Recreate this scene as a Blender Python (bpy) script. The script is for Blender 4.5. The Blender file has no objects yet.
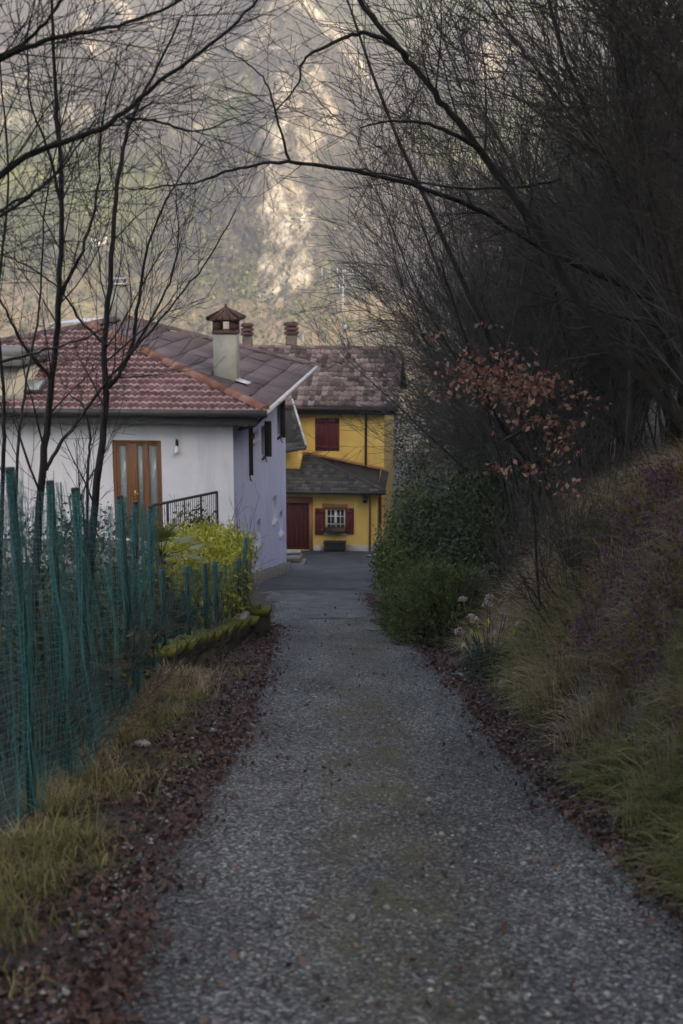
import bpy, math, random
import numpy as np
from mathutils import Vector, Matrix

R = math.radians
rng = np.random.default_rng(7)
random.seed(7)
scene = bpy.context.scene
COL = scene.collection

# ------------------------------------------------------------------ camera
CAMZ = 1.9
F_PX = 1422.2
PITCH = R(10.83)
cam_d = bpy.data.cameras.new('camera')
cam = bpy.data.objects.new('camera', cam_d)
COL.objects.link(cam)
cam.location = (0, 0, CAMZ)
cam.rotation_euler = (R(90) - PITCH, 0, 0)
cam_d.lens = 50
cam_d.sensor_width = 36
cam_d.sensor_fit = 'AUTO'
cam_d.clip_end = 5000
cam_d.clip_start = 0.05
cam_d.dof.use_dof = True
cam_d.dof.focus_distance = 19
cam_d.dof.aperture_fstop = 2.8
scene.camera = cam

Fv = np.array([0, math.cos(PITCH), -math.sin(PITCH)])
Uv = np.array([0, math.sin(PITCH), math.cos(PITCH)])
CAM = np.array([0, 0, CAMZ])


def ray(px, py):
    return Fv + (px - 341.5) / F_PX * np.array([1., 0, 0]) + (512 - py) / F_PX * Uv


def at(px, py, Y):
    """point of the place seen at that pixel of the photo, Y metres ahead"""
    d = ray(px, py)
    return CAM + d * (Y / d[1])


def on_plane(px, py, p0, n):
    d = ray(px, py)
    t = np.dot(np.asarray(p0) - CAM, n) / np.dot(d, n)
    return CAM + d * t


# ------------------------------------------------------------------ numpy noise
def _hash(ix, iy, seed):
    h = (ix.astype(np.int64) * 374761393 + iy.astype(np.int64) * 668265263 + seed * 974634777) & 0x7fffffff
    h = ((h ^ (h >> 13)) * 1274126177) & 0x7fffffff
    return ((h ^ (h >> 16)) & 0xffff) / 65535.0


def vnoise(x, y, seed=0):
    x = np.asarray(x, float); y = np.asarray(y, float)
    ix = np.floor(x); iy = np.floor(y)
    fx = x - ix; fy = y - iy
    fx = fx * fx * (3 - 2 * fx); fy = fy * fy * (3 - 2 * fy)
    a = _hash(ix, iy, seed); b = _hash(ix + 1, iy, seed)
    c = _hash(ix, iy + 1, seed); d = _hash(ix + 1, iy + 1, seed)
    return (a * (1 - fx) + b * fx) * (1 - fy) + (c * (1 - fx) + d * fx) * fy


def fbm(x, y, seed=0, oct=5):
    s = 0; a = .5; t = 0
    for i in range(oct):
        s = s + a * vnoise(x, y, seed + i * 17); t += a
        x = np.asarray(x) * 2.03; y = np.asarray(y) * 2.03; a *= .5
    return s / t


def sstep(a, b, x):
    t = np.clip((np.asarray(x, float) - a) / (b - a), 0, 1)
    return t * t * (3 - 2 * t)


# ------------------------------------------------------------------ mesh builder
LOC = {}


class MB:
    def __init__(self):
        self.V = []; self.Q = []; self.T = []; self.qt = []; self.tt = []; self.n = 0

    def add(self, v, q=None, t=None, qtone=None, ttone=None):
        v = np.asarray(v, float).reshape(-1, 3)
        if q is not None and len(q):
            q = np.asarray(q, int).reshape(-1, 4)
            self.Q.append(q + self.n)
            self.qt.append(np.zeros(len(q)) if qtone is None else np.broadcast_to(qtone, (len(q),)).astype(float))
        if t is not None and len(t):
            t = np.asarray(t, int).reshape(-1, 3)
            self.T.append(t + self.n)
            self.tt.append(np.zeros(len(t)) if ttone is None else np.broadcast_to(ttone, (len(t),)).astype(float))
        self.V.append(v); self.n += len(v)
        return self

    def box(self, c, s, ax=None, tone=0., bev=0.0):
        c = np.asarray(c, float); h = np.asarray(s, float) / 2
        ax = np.eye(3) if ax is None else np.asarray(ax, float)
        b = min(bev, h.min() * .45)
        if b <= 0:
            sg = np.array([[-1, -1, -1], [1, -1, -1], [1, 1, -1], [-1, 1, -1], [-1, -1, 1], [1, -1, 1], [1, 1, 1], [-1, 1, 1]])
            v = c + (sg * h) @ ax
            f = [[0, 3, 2, 1], [4, 5, 6, 7], [0, 1, 5, 4], [1, 2, 6, 5], [2, 3, 7, 6], [3, 0, 4, 7]]
            return self.add(v, q=f, qtone=tone)
        vs = []; idx = {}
        for sx in (-1, 1):
            for sy in (-1, 1):
                for sz in (-1, 1):
                    for k in range(3):
                        p = np.array([sx, sy, sz]) * (h - b)
                        p[k] = (sx, sy, sz)[k] * h[k]
                        idx[(sx, sy, sz, k)] = len(vs); vs.append(p)
        q = []; t = []
        for k in range(3):
            i, j = [(1, 2), (2, 0), (0, 1)][k]
            for s_ in (-1, 1):
                loop = []
                for (a, bb) in ((-1, -1), (1, -1), (1, 1), (-1, 1)):
                    key = [0, 0, 0]; key[k] = s_; key[i] = a; key[j] = bb
                    loop.append(idx[(key[0], key[1], key[2], k)])
                q.append(loop if s_ > 0 else loop[::-1])
        for k in range(3):
            i, j = [(1, 2), (2, 0), (0, 1)][k]
            for a in (-1, 1):
                for bb in (-1, 1):
                    k1 = [0, 0, 0]; k2 = [0, 0, 0]
                    k1[k] = -1; k2[k] = 1; k1[i] = k2[i] = a; k1[j] = k2[j] = bb
                    loop = [idx[(*k1, i)], idx[(*k2, i)], idx[(*k2, j)], idx[(*k1, j)]]
                    q.append(loop if a * bb < 0 else loop[::-1])
        for sx in (-1, 1):
            for sy in (-1, 1):
                for sz in (-1, 1):
                    l = [idx[(sx, sy, sz, 0)], idx[(sx, sy, sz, 1)], idx[(sx, sy, sz, 2)]]
                    t.append(l if sx * sy * sz > 0 else l[::-1])
        return self.add(c + np.array(vs) @ ax, q=q, t=t, qtone=tone, ttone=tone)

    def tube(self, pts, rad, sides=6, cap=True, tone=0.):
        pts = np.asarray(pts, float); n = len(pts)
        rad = np.broadcast_to(np.asarray(rad, float), (n,))
        tan = np.gradient(pts, axis=0)
        tan /= np.linalg.norm(tan, axis=1)[:, None] + 1e-12
        ref = np.array([0, 0, 1.]) if abs(tan[0][2]) < .9 else np.array([1., 0, 0])
        a = np.cross(tan, ref); ln = np.linalg.norm(a, axis=1)
        if (ln < .05).any():
            a = np.cross(tan, np.array([.577, .577, -.577])); ln = np.linalg.norm(a, axis=1)
        a /= ln[:, None] + 1e-12
        b = np.cross(tan, a)
        th = np.arange(sides) * 2 * math.pi / sides
        v = pts[:, None, :] + rad[:, None, None] * (np.cos(th)[None, :, None] * a[:, None, :] + np.sin(th)[None, :, None] * b[:, None, :])
        i = np.arange(n - 1)[:, None] * sides; k = np.arange(sides)[None, :]; k2 = (k + 1) % sides
        q = np.stack([i + k, i + k2, i + sides + k2, i + sides + k], -1).reshape(-1, 4)
        v = v.reshape(-1, 3); t = None
        if cap:
            v = np.vstack([v, pts[0], pts[-1]])
            k = np.arange(sides); k2 = (k + 1) % sides
            t = np.vstack([np.stack([np.full(sides, n * sides), k2, k], -1),
                           np.stack([np.full(sides, n * sides + 1), (n - 1) * sides + k, (n - 1) * sides + k2], -1)])
        return self.add(v, q=q, t=t, qtone=tone, ttone=tone)

    def prism(self, loop, d, tone=0.):
        """loop: convex outline of 3-D points, extruded by vector d"""
        loop = np.asarray(loop, float); n = len(loop); d = np.asarray(d, float)
        v = np.vstack([loop, loop + d])
        k = np.arange(n); k2 = (k + 1) % n
        q = np.stack([k, k2, k2 + n, k + n], -1)
        t = []
        for i in range(1, n - 1):
            t += [[0, i + 1, i], [n, n + i, n + i + 1]]
        return self.add(v, q=q, t=t, qtone=tone, ttone=tone)

    def build(self, name, mat, parent=None, loc=None, smooth=False, world=True):
        V = np.vstack(self.V)
        if parent is not None and world:
            V = V - LOC.get(parent.name, np.zeros(3))
        elif loc is not None and world:
            V = V - np.asarray(loc)
        Q = np.vstack(self.Q) if self.Q else np.zeros((0, 4), int)
        T = np.vstack(self.T) if self.T else np.zeros((0, 3), int)
        me = bpy.data.meshes.new(name)
        me.vertices.add(len(V)); me.vertices.foreach_set('co', V.astype(np.float32).ravel())
        nl = Q.size + T.size
        me.loops.add(nl)
        me.loops.foreach_set('vertex_index', np.concatenate([Q.ravel(), T.ravel()]).astype(np.int32))
        st = np.concatenate([np.arange(len(Q)) * 4, Q.size + np.arange(len(T)) * 3]).astype(np.int32)
        me.polygons.add(len(st)); me.polygons.foreach_set('loop_start', st)
        if smooth:
            me.polygons.foreach_set('use_smooth', np.ones(len(st), bool))
        tone = np.concatenate((self.qt or [np.zeros(0)]) + (self.tt or [np.zeros(0)]))
        if np.any(tone):
            at_ = me.attributes.new('tone', 'FLOAT', 'FACE')
            at_.data.foreach_set('value', tone.astype(np.float32))
        me.update(calc_edges=True); me.validate()
        if mat is not None:
            me.materials.append(mat)
        o = bpy.data.objects.new(name, me); COL.objects.link(o)
        if parent is not None:
            o.parent = parent
        elif loc is not None:
            o.location = loc
        if loc is not None and parent is None:
            LOC[o.name] = np.asarray(loc, float)
        return o


def tag(o, label=None, cat=None, group=None, kind=None):
    if label: o['label'] = label
    if cat: o['category'] = cat
    if group: o['group'] = group
    if kind: o['kind'] = kind
    return o


def thing(name, loc, label, cat, group=None):
    o = bpy.data.objects.new(name, None); COL.objects.link(o)
    o.location = tuple(loc); o.empty_display_size = .2
    LOC[o.name] = np.asarray(loc, float)
    return tag(o, label, cat, group)


def sub(parent, o):
    """remember the world origin of a part so that its sub-parts can hang under it"""
    LOC[o.name] = LOC.get(parent.name, np.zeros(3))
    return o


def dup(root, loc, rz=0, sc=1, label=None, group=None, tilt=(0, 0)):
    r = root.copy(); COL.objects.link(r)
    r.location = tuple(loc); r.rotation_euler = (tilt[0], tilt[1], rz)
    r.scale = (sc, sc, sc) if np.isscalar(sc) else sc
    if label: r['label'] = label
    if group: r['group'] = group
    for ch in list(root.children):
        c = ch.copy(); COL.objects.link(c); c.parent = r
        for g in ch.children:
            d = g.copy(); COL.objects.link(d); d.parent = c
    return r


# ------------------------------------------------------------------ materials
def mat(name, stops, scale=4., detail=6., rough=.85, bump=0., bscale=None, island=0., tone=None,
        stretch=(1, 1, 1), spec=.3, metallic=0., transl=0., distort=0., seed=0., second=None):
    m = bpy.data.materials.new(name); m.use_nodes = True
    nt = m.node_tree; N = nt.nodes; L = nt.links
    p = N['Principled BSDF']
    p.inputs['Roughness'].default_value = rough
    p.inputs['Specular IOR Level'].default_value = spec
    p.inputs['Metallic'].default_value = metallic
    tc = N.new('ShaderNodeTexCoord'); mp = N.new('ShaderNodeMapping')
    mp.inputs['Scale'].default_value = stretch
    mp.inputs['Location'].default_value = (seed, seed * 1.7, seed * .6)
    L.new(tc.outputs['Object'], mp.inputs[0])
    nz = N.new('ShaderNodeTexNoise'); nz.inputs['Scale'].default_value = scale
    nz.inputs['Detail'].default_value = detail; nz.inputs['Distortion'].default_value = distort
    nz.inputs['Roughness'].default_value = .62
    L.new(mp.outputs[0], nz.inputs['Vector'])
    fac = nz.outputs['Fac']
    if island:
        g = N.new('ShaderNodeNewGeometry')
        mx = N.new('ShaderNodeMix'); mx.data_type = 'FLOAT'
        mx.inputs[0].default_value = island
        L.new(fac, mx.inputs[2]); L.new(g.outputs['Random Per Island'], mx.inputs[3])
        fac = mx.outputs[0]
    if tone:
        a = N.new('ShaderNodeAttribute'); a.attribute_name = 'tone'
        mx = N.new('ShaderNodeMix'); mx.data_type = 'FLOAT'
        mx.inputs[0].default_value = tone
        L.new(fac, mx.inputs[2]); L.new(a.outputs['Fac'], mx.inputs[3])
        fac = mx.outputs[0]
    rp = N.new('ShaderNodeValToRGB')
    el = rp.color_ramp.elements
    while len(el) < len(stops): el.new(.5)
    for e, (pos, c) in zip(el, stops):
        e.position = pos; e.color = (*c, 1)
    L.new(fac, rp.inputs[0])
    col = rp.outputs[0]
    if second:      # (scale, lo, hi, colour, amount, stretch): stains / moss with an outline of their own
        s_sc, lo, hi, c2, amt, st2 = second
        mp2 = N.new('ShaderNodeMapping'); mp2.inputs['Scale'].default_value = st2
        mp2.inputs['Location'].default_value = (3.1 + seed, 1.3, 7.7)
        L.new(tc.outputs['Object'], mp2.inputs[0])
        n2 = N.new('ShaderNodeTexNoise'); n2.inputs['Scale'].default_value = s_sc; n2.inputs['Detail'].default_value = 7
        n2.inputs['Roughness'].default_value = .65
        L.new(mp2.outputs[0], n2.inputs['Vector'])
        mr = N.new('ShaderNodeMapRange'); mr.inputs[1].default_value = lo; mr.inputs[2].default_value = hi
        mr.inputs[3].default_value = 0; mr.inputs[4].default_value = amt
        L.new(n2.outputs['Fac'], mr.inputs[0])
        m2 = N.new('ShaderNodeMix'); m2.data_type = 'RGBA'
        L.new(mr.outputs[0], m2.inputs[0]); L.new(col, m2.inputs[6]); m2.inputs[7].default_value = (*c2, 1)
        col = m2.outputs[2]
    L.new(col, p.inputs['Base Color'])
    if bump:
        nb = N.new('ShaderNodeTexNoise'); nb.inputs['Scale'].default_value = bscale or scale * 5
        nb.inputs['Detail'].default_value = 5
        L.new(mp.outputs[0], nb.inputs['Vector'])
        bp = N.new('ShaderNodeBump'); bp.inputs['Strength'].default_value = min(1, bump)
        bp.inputs['Distance'].default_value = .02
        L.new(nb.outputs['Fac'], bp.inputs['Height']); L.new(bp.outputs[0], p.inputs['Normal'])
    if transl:
        tr = N.new('ShaderNodeBsdfTranslucent'); L.new(col, tr.inputs[0])
        ms = N.new('ShaderNodeMixShader'); ms.inputs[0].default_value = transl
        L.new(p.outputs[0], ms.inputs[1]); L.new(tr.outputs[0], ms.inputs[2])
        L.new(ms.outputs[0], N['Material Output'].inputs[0])
    return m


M = {}
M['bark_dark'] = mat('bark_dark', [(.3, (.02, .017, .015)), (.7, (.05, .043, .037))], 9, bump=.6, bscale=60, stretch=(1, 1, .25))
M['bark_grey'] = mat('bark_grey', [(.3, (.03, .027, .024)), (.7, (.075, .066, .057))], 7, bump=.6, bscale=50, stretch=(1, 1, .25),
                     second=(3, .52, .7, (.05, .06, .025), .8, (1, 1, .5)))
M['twig'] = mat('twig', [(.3, (.025, .021, .018)), (.7, (.06, .05, .043))], 3)
M['twig_brown'] = mat('twig_brown', [(.3, (.045, .038, .032)), (.7, (.115, .096, .08))], 3)
M['twig_grey'] = mat('twig_grey', [(.3, (.046, .042, .038)), (.7, (.12, .108, .096))], 3)
M['soil'] = mat('soil', [(.3, (.026, .02, .017)), (.5, (.05, .037, .03)), (.75, (.075, .058, .043))], 3.5, bump=.9, bscale=30,
                second=(.35, .5, .66, (.065, .068, .028), .75, (1, 1, 1)))
M['mountain_tree'] = None
M['white_wall'] = mat('white_wall', [(.3, (.66, .65, .66)), (.7, (.76, .755, .77))], 1.3, rough=.9, bump=.12, bscale=40,
                      second=(1.1, .5, .74, (.44, .42, .39), .5, (1.8, 1.8, .3)))
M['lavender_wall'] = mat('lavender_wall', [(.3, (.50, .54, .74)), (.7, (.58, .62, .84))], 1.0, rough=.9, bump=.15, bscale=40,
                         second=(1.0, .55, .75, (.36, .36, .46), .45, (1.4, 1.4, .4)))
M['plinth_grey'] = mat('plinth_grey', [(.3, (.10, .095, .09)), (.7, (.2, .19, .175))], 3, bump=.4)
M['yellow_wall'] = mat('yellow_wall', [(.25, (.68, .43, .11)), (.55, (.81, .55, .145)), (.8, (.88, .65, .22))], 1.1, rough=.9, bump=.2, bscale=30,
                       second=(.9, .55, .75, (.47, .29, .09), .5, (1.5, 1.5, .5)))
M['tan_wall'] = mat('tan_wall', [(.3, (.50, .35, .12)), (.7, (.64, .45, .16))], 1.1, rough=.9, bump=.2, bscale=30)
M['ochre_trim'] = mat('ochre_trim', [(.3, (.34, .15, .07)), (.7, (.42, .2, .09))], 3, bump=.15)
M['pale_plinth'] = mat('pale_plinth', [(.3, (.36, .34, .29)), (.7, (.52, .49, .42))], 2, bump=.3, second=(1.5, .5, .7, (.16, .14, .11), .7, (1, 1, 2)))
M['red_paint'] = mat('red_paint', [(.3, (.10, .018, .017)), (.7, (.14, .026, .024))], 2.5, rough=.6, bump=.15, stretch=(1, 1, .2))
M['red_door'] = mat('red_door', [(.3, (.075, .013, .014)), (.7, (.105, .019, .019))], 2.5, rough=.55, bump=.15, stretch=(1, 1, .2))
M['wood_orange'] = mat('wood_orange', [(.3, (.15, .062, .026)), (.7, (.25, .108, .046))], 3, rough=.45, bump=.1, stretch=(8, 8, .6))
M['white_paint'] = mat('white_paint', [(.3, (.68, .68, .66)), (.7, (.78, .78, .77))], 3, rough=.5)
M['glass_pale'] = mat('glass_pale', [(.3, (.20, .23, .22)), (.7, (.34, .38, .36))], 1.4, rough=.12, spec=.6)
M['glass_dark'] = mat('glass_dark', [(.3, (.012, .013, .015)), (.7, (.03, .032, .035))], 1.5, rough=.08, spec=.6)
M['dark_wood'] = mat('dark_wood', [(.3, (.02, .017, .015)), (.7, (.045, .036, .03))], 3, stretch=(1, 1, .3), bump=.2)
M['grey_soffit'] = mat('grey_soffit', [(.3, (.12, .115, .11)), (.7, (.18, .17, .165))], 2)
M['gutter_dark'] = mat('gutter_dark', [(.3, (.03, .028, .028)), (.7, (.06, .056, .054))], 3, rough=.5)
M['gutter_pale'] = mat('gutter_pale', [(.3, (.36, .35, .34)), (.7, (.55, .54, .52))], 3, rough=.5)
M['metal_pale'] = mat('metal_pale', [(.3, (.5, .5, .5)), (.7, (.66, .66, .66))], 3, rough=.4, metallic=.4)
M['metal_dark'] = mat('metal_dark', [(.3, (.02, .02, .021)), (.7, (.04, .04, .042))], 6, rough=.5)
M['brass'] = mat('brass', [(.3, (.5, .36, .12)), (.7, (.6, .44, .16))], 5, rough=.3, metallic=.8)
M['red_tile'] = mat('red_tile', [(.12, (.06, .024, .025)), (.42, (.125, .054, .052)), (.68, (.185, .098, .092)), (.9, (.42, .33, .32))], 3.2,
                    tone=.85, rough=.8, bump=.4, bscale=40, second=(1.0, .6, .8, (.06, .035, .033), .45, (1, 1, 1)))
M['ridge_tile'] = mat('ridge_tile', [(.25, (.11, .046, .03)), (.55, (.20, .09, .058)), (.85, (.29, .18, .135))], 2.6, tone=.5, rough=.85, bump=.4,
                      second=(2, .55, .72, (.08, .06, .045), .7, (1, 1, 1)))
M['brown_sheet'] = mat('brown_sheet', [(.2, (.075, .048, .05)), (.5, (.115, .078, .078)), (.8, (.16, .12, .118))], 1.6, tone=.45, rough=.8, bump=.3,
                       bscale=25, second=(2.2, .54, .72, (.055, .04, .04), .65, (1, 1, 1)))
M['old_tile'] = mat('old_tile', [(.2, (.045, .034, .03)), (.42, (.115, .077, .068)), (.65, (.19, .14, .125)), (.9, (.32, .265, .24))], 5,
                    tone=.55, rough=.85, bump=.4, bscale=30, second=(1.1, .55, .75, (.05, .045, .035), .7, (1, 1, 1)))
M['slate'] = mat('slate', [(.2, (.022, .02, .018)), (.5, (.055, .049, .044)), (.85, (.125, .11, .095))], 6, tone=.5, rough=.8, bump=.5, bscale=30,
                 second=(1.6, .5, .68, (.045, .05, .022), .7, (1, 1, 1)))
M['chimney_render'] = mat('chimney_render', [(.3, (.25, .255, .21)), (.7, (.37, .37, .31))], 2.5, bump=.3, second=(2.5, .54, .72, (.14, .14, .10), .6, (1, 1, .5)))
M['brick_dark'] = mat('brick_dark', [(.3, (.055, .03, .024)), (.7, (.13, .075, .06))], 8, bump=.5)
M['brick_warm'] = mat('brick_warm', [(.3, (.11, .085, .07)), (.7, (.20, .165, .14))], 8, bump=.5)
M['concrete'] = mat('concrete', [(.3, (.20, .195, .18)), (.7, (.33, .32, .30))], 3, bump=.4, second=(2, .5, .7, (.09, .09, .06), .7, (1, 1, 1)))
M['cream'] = mat('cream', [(.3, (.50, .46, .36)), (.7, (.60, .56, .46))], 2, bump=.1)
M['moss_wall'] = mat('moss_wall', [(.3, (.035, .03, .022)), (.6, (.075, .065, .05)), (.8, (.13, .12, .1))], 5, bump=.8, bscale=25,
                     second=(2.4, .5, .66, (.06, .062, .014), .7, (1, 1, 1)))
M['moss_cap'] = mat('moss_cap', [(.25, (.06, .062, .012)), (.5, (.15, .145, .02)), (.8, (.25, .225, .035))], 7, bump=1., bscale=60)
M['post_green'] = mat('post_green', [(.3, (.014, .058, .052)), (.7, (.03, .095, .085))], 6, rough=.5, second=(4, .52, .68, (.012, .035, .03), .7, (1, 1, .3)))
M['net_green'] = mat('net_green', [(.3, (.06, .22, .215)), (.7, (.14, .36, .345))], 2.2, rough=.5, transl=.25)
M['net_dull'] = mat('net_dull', [(.3, (.06, .15, .15)), (.7, (.12, .24, .235))], 2.2, rough=.5, transl=.25)
M['rock'] = mat('rock', [(.3, (.22, .21, .19)), (.7, (.42, .40, .37))], 6, bump=.7)
M['leaf_litter'] = mat('leaf_litter', [(.05, (.018, .012, .011)), (.4, (.055, .027, .023)), (.7, (.10, .048, .038)), (.88, (.15, .085, .06)), (.99, (.26, .17, .13))], 2,
                       island=.85, rough=.6, spec=.4)
M['grass_tan'] = mat('grass_tan', [(.12, (.09, .062, .036)), (.38, (.26, .185, .105)), (.62, (.43, .32, .19)), (.88, (.60, .48, .31))], 1.1, island=.45, tone=.5, transl=.25)
M['grass_olive'] = mat('grass_olive', [(.12, (.06, .06, .022)), (.4, (.155, .15, .052)), (.65, (.27, .245, .09)), (.9, (.42, .36, .16))], 1.1, island=.45, tone=.5, transl=.25)
M['heather'] = mat('heather', [(.1, (.07, .042, .042)), (.5, (.13, .062, .088)), (.8, (.20, .09, .155)), (.97, (.30, .16, .24))], 1.4, island=.7, transl=.2)
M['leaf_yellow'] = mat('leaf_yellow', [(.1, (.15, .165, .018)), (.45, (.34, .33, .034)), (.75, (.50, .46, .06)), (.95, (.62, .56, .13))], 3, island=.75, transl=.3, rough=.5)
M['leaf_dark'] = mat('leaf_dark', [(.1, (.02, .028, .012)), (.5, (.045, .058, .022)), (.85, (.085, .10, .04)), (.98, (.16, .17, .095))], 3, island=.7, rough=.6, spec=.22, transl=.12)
M['leaf_mid'] = mat('leaf_mid', [(.1, (.035, .052, .013)), (.5, (.085, .115, .028)), (.85, (.15, .185, .045)), (.98, (.24, .26, .09))], 3, island=.7, rough=.6, spec=.22, transl=.2)
M['leaf_olive'] = mat('leaf_olive', [(.1, (.035, .035, .013)), (.5, (.075, .072, .024)), (.85, (.125, .12, .038)), (.98, (.2, .17, .07))], 3, island=.7, transl=.2)
M['needle_dark'] = mat('needle_dark', [(.1, (.034, .046, .016)), (.5, (.085, .105, .034)), (.85, (.16, .185, .06))], 2, island=.6, transl=.1)
M['needle_blue'] = mat('needle_blue', [(.1, (.03, .042, .035)), (.5, (.06, .08, .062)), (.85, (.11, .13, .10))], 2, island=.6, transl=.1)
M['beech_leaf'] = mat('beech_leaf', [(.1, (.15, .062, .042)), (.4, (.29, .125, .085)), (.7, (.42, .22, .155)), (.93, (.54, .36, .28))], 4, island=.8, transl=.3)
M['dried_flower'] = mat('dried_flower', [(.1, (.26, .19, .175)), (.5, (.42, .34, .315)), (.9, (.58, .5, .47))], 4, island=.8)
M['palm_leaf'] = mat('palm_leaf', [(.1, (.055, .068, .015)), (.5, (.12, .135, .032)), (.9, (.23, .22, .065))], 3, island=.7, transl=.2, rough=.45)
M['terracotta'] = mat('terracotta', [(.3, (.09, .06, .045)), (.7, (.15, .10, .075))], 5)
M['trough'] = mat('trough', [(.3, (.02, .015, .012)), (.7, (.045, .033, .026))], 5, bump=.3)
M['hose'] = mat('hose', [(.3, (.34, .30, .22)), (.7, (.45, .40, .31))], 5, rough=.4)
M['stump_red'] = mat('stump_red', [(.3, (.09, .055, .045)), (.7, (.18, .12, .10))], 9, bump=.5)


def gravel_material():
    m = bpy.data.materials.new('gravel'); m.use_nodes = True
    nt = m.node_tree; N = nt.nodes; L = nt.links; p = N['Principled BSDF']
    p.inputs['Roughness'].default_value = .8; p.inputs['Specular IOR Level'].default_value = .35
    tc = N.new('ShaderNodeTexCoord')
    v = N.new('ShaderNodeTexVoronoi'); v.inputs['Scale'].default_value = 62; v.inputs['Randomness'].default_value = 1
    L.new(tc.outputs['Object'], v.inputs['Vector'])
    v2 = N.new('ShaderNodeTexVoronoi'); v2.inputs['Scale'].default_value = 27
    L.new(tc.outputs['Object'], v2.inputs['Vector'])
    sp = N.new('ShaderNodeSeparateColor'); L.new(v.outputs['Color'], sp.inputs[0])
    sp2 = N.new('ShaderNodeSeparateColor'); L.new(v2.outputs['Color'], sp2.inputs[0])
    rp = N.new('ShaderNodeValToRGB'); e = rp.color_ramp.elements
    while len(e) < 5: e.new(.5)
    for el, (po, c) in zip(e, [(0, (.034, .033, .032)), (.3, (.08, .077, .073)), (.6, (.145, .14, .133)), (.86, (.26, .252, .24)), (1, (.52, .51, .49))]):
        el.position = po; el.color = (*c, 1)
    L.new(sp.outputs[0], rp.inputs[0])
    # larger patches: dust-packed pale and damp dark
    n1 = N.new('ShaderNodeTexNoise'); n1.inputs['Scale'].default_value = .9; n1.inputs['Detail'].default_value = 6
    mp = N.new('ShaderNodeMapping'); mp.inputs['Scale'].default_value = (1.3, .45, 1)
    L.new(tc.outputs['Object'], mp.inputs[0]); L.new(mp.outputs[0], n1.inputs['Vector'])
    mr = N.new('ShaderNodeMapRange'); mr.inputs[1].default_value = .3; mr.inputs[2].default_value = .72
    mr.inputs[3].default_value = .55; mr.inputs[4].default_value = 1.45
    L.new(n1.outputs['Fac'], mr.inputs[0])
    mm = N.new('ShaderNodeMix'); mm.data_type = 'RGBA'; mm.blend_type = 'MULTIPLY'; mm.inputs[0].default_value = 1
    L.new(rp.outputs[0], mm.inputs[6])
    cb = N.new('ShaderNodeCombineColor')
    for i in range(3): L.new(mr.outputs[0], cb.inputs[i])
    L.new(cb.outputs[0], mm.inputs[7])
    # moss and old leaf strip along the middle of the lane between the wheel tracks
    sx = N.new('ShaderNodeSeparateXYZ'); L.new(tc.outputs['Object'], sx.inputs[0])
    a1 = N.new('ShaderNodeMath'); a1.operation = 'SUBTRACT'; a1.inputs[1].default_value = .22; L.new(sx.outputs[0], a1.inputs[0])
    a2 = N.new('ShaderNodeMath'); a2.operation = 'ABSOLUTE'; L.new(a1.outputs[0], a2.inputs[0])
    mr2 = N.new('ShaderNodeMapRange'); mr2.inputs[1].default_value = .55; mr2.inputs[2].default_value = .1
    mr2.inputs[3].default_value = 0; mr2.inputs[4].default_value = 1
    L.new(a2.outputs[0], mr2.inputs[0])  # strip
    n2 = N.new('ShaderNodeTexNoise'); n2.inputs['Scale'].default_value = 2.4; n2.inputs['Detail'].default_value = 9; n2.inputs['Roughness'].default_value = .72
    mp2 = N.new('ShaderNodeMapping'); mp2.inputs['Scale'].default_value = (1.4, .6, 1)
    L.new(tc.outputs['Object'], mp2.inputs[0]); L.new(mp2.outputs[0], n2.inputs['Vector'])
    mr3 = N.new('ShaderNodeMapRange'); mr3.inputs[1].default_value = .42; mr3.inputs[2].default_value = .6
    L.new(n2.outputs['Fac'], mr3.inputs[0])
    mu = N.new('ShaderNodeMath'); mu.operation = 'MULTIPLY'; L.new(mr2.outputs[0], mu.inputs[0]); L.new(mr3.outputs[0], mu.inputs[1])
    mu2 = N.new('ShaderNodeMath'); mu2.operation = 'MULTIPLY'; mu2.inputs[1].default_value = .8; L.new(mu.outputs[0], mu2.inputs[0])
    mg = N.new('ShaderNodeMix'); mg.data_type = 'RGBA'; mg.inputs[7].default_value = (.125, .108, .042, 1)
    L.new(mu2.outputs[0], mg.inputs[0]); L.new(mm.outputs[2], mg.inputs[6])
    # damp earth showing through in ragged patches, and dust worn pale in the wheel tracks
    n3 = N.new('ShaderNodeTexNoise'); n3.inputs['Scale'].default_value = 1.7; n3.inputs['Detail'].default_value = 10; n3.inputs['Roughness'].default_value = .75
    mp3 = N.new('ShaderNodeMapping'); mp3.inputs['Scale'].default_value = (1, .7, 1); mp3.inputs['Location'].default_value = (5, 3, 1)
    L.new(tc.outputs['Object'], mp3.inputs[0]); L.new(mp3.outputs[0], n3.inputs['Vector'])
    me = N.new('ShaderNodeMapRange'); me.inputs[1].default_value = .52; me.inputs[2].default_value = .7; me.inputs[4].default_value = .62
    L.new(n3.outputs['Fac'], me.inputs[0])
    md = N.new('ShaderNodeMix'); md.data_type = 'RGBA'; md.inputs[7].default_value = (.052, .046, .042, 1)
    L.new(me.outputs[0], md.inputs[0]); L.new(mg.outputs[2], md.inputs[6])
    mf = N.new('ShaderNodeMapRange'); mf.inputs[1].default_value = .46; mf.inputs[2].default_value = .3; mf.inputs[4].default_value = .45
    L.new(n3.outputs['Fac'], mf.inputs[0])
    mk = N.new('ShaderNodeMix'); mk.data_type = 'RGBA'; mk.inputs[7].default_value = (.20, .193, .18, 1)
    L.new(mf.outputs[0], mk.inputs[0]); L.new(md.outputs[2], mk.inputs[6]); L.new(mk.outputs[2], p.inputs['Base Color'])
    # stones stand out of the dust
    h = N.new('ShaderNodeMath'); h.operation = 'MULTIPLY_ADD'; h.inputs[1].default_value = -1; h.inputs[2].default_value = 1
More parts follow.
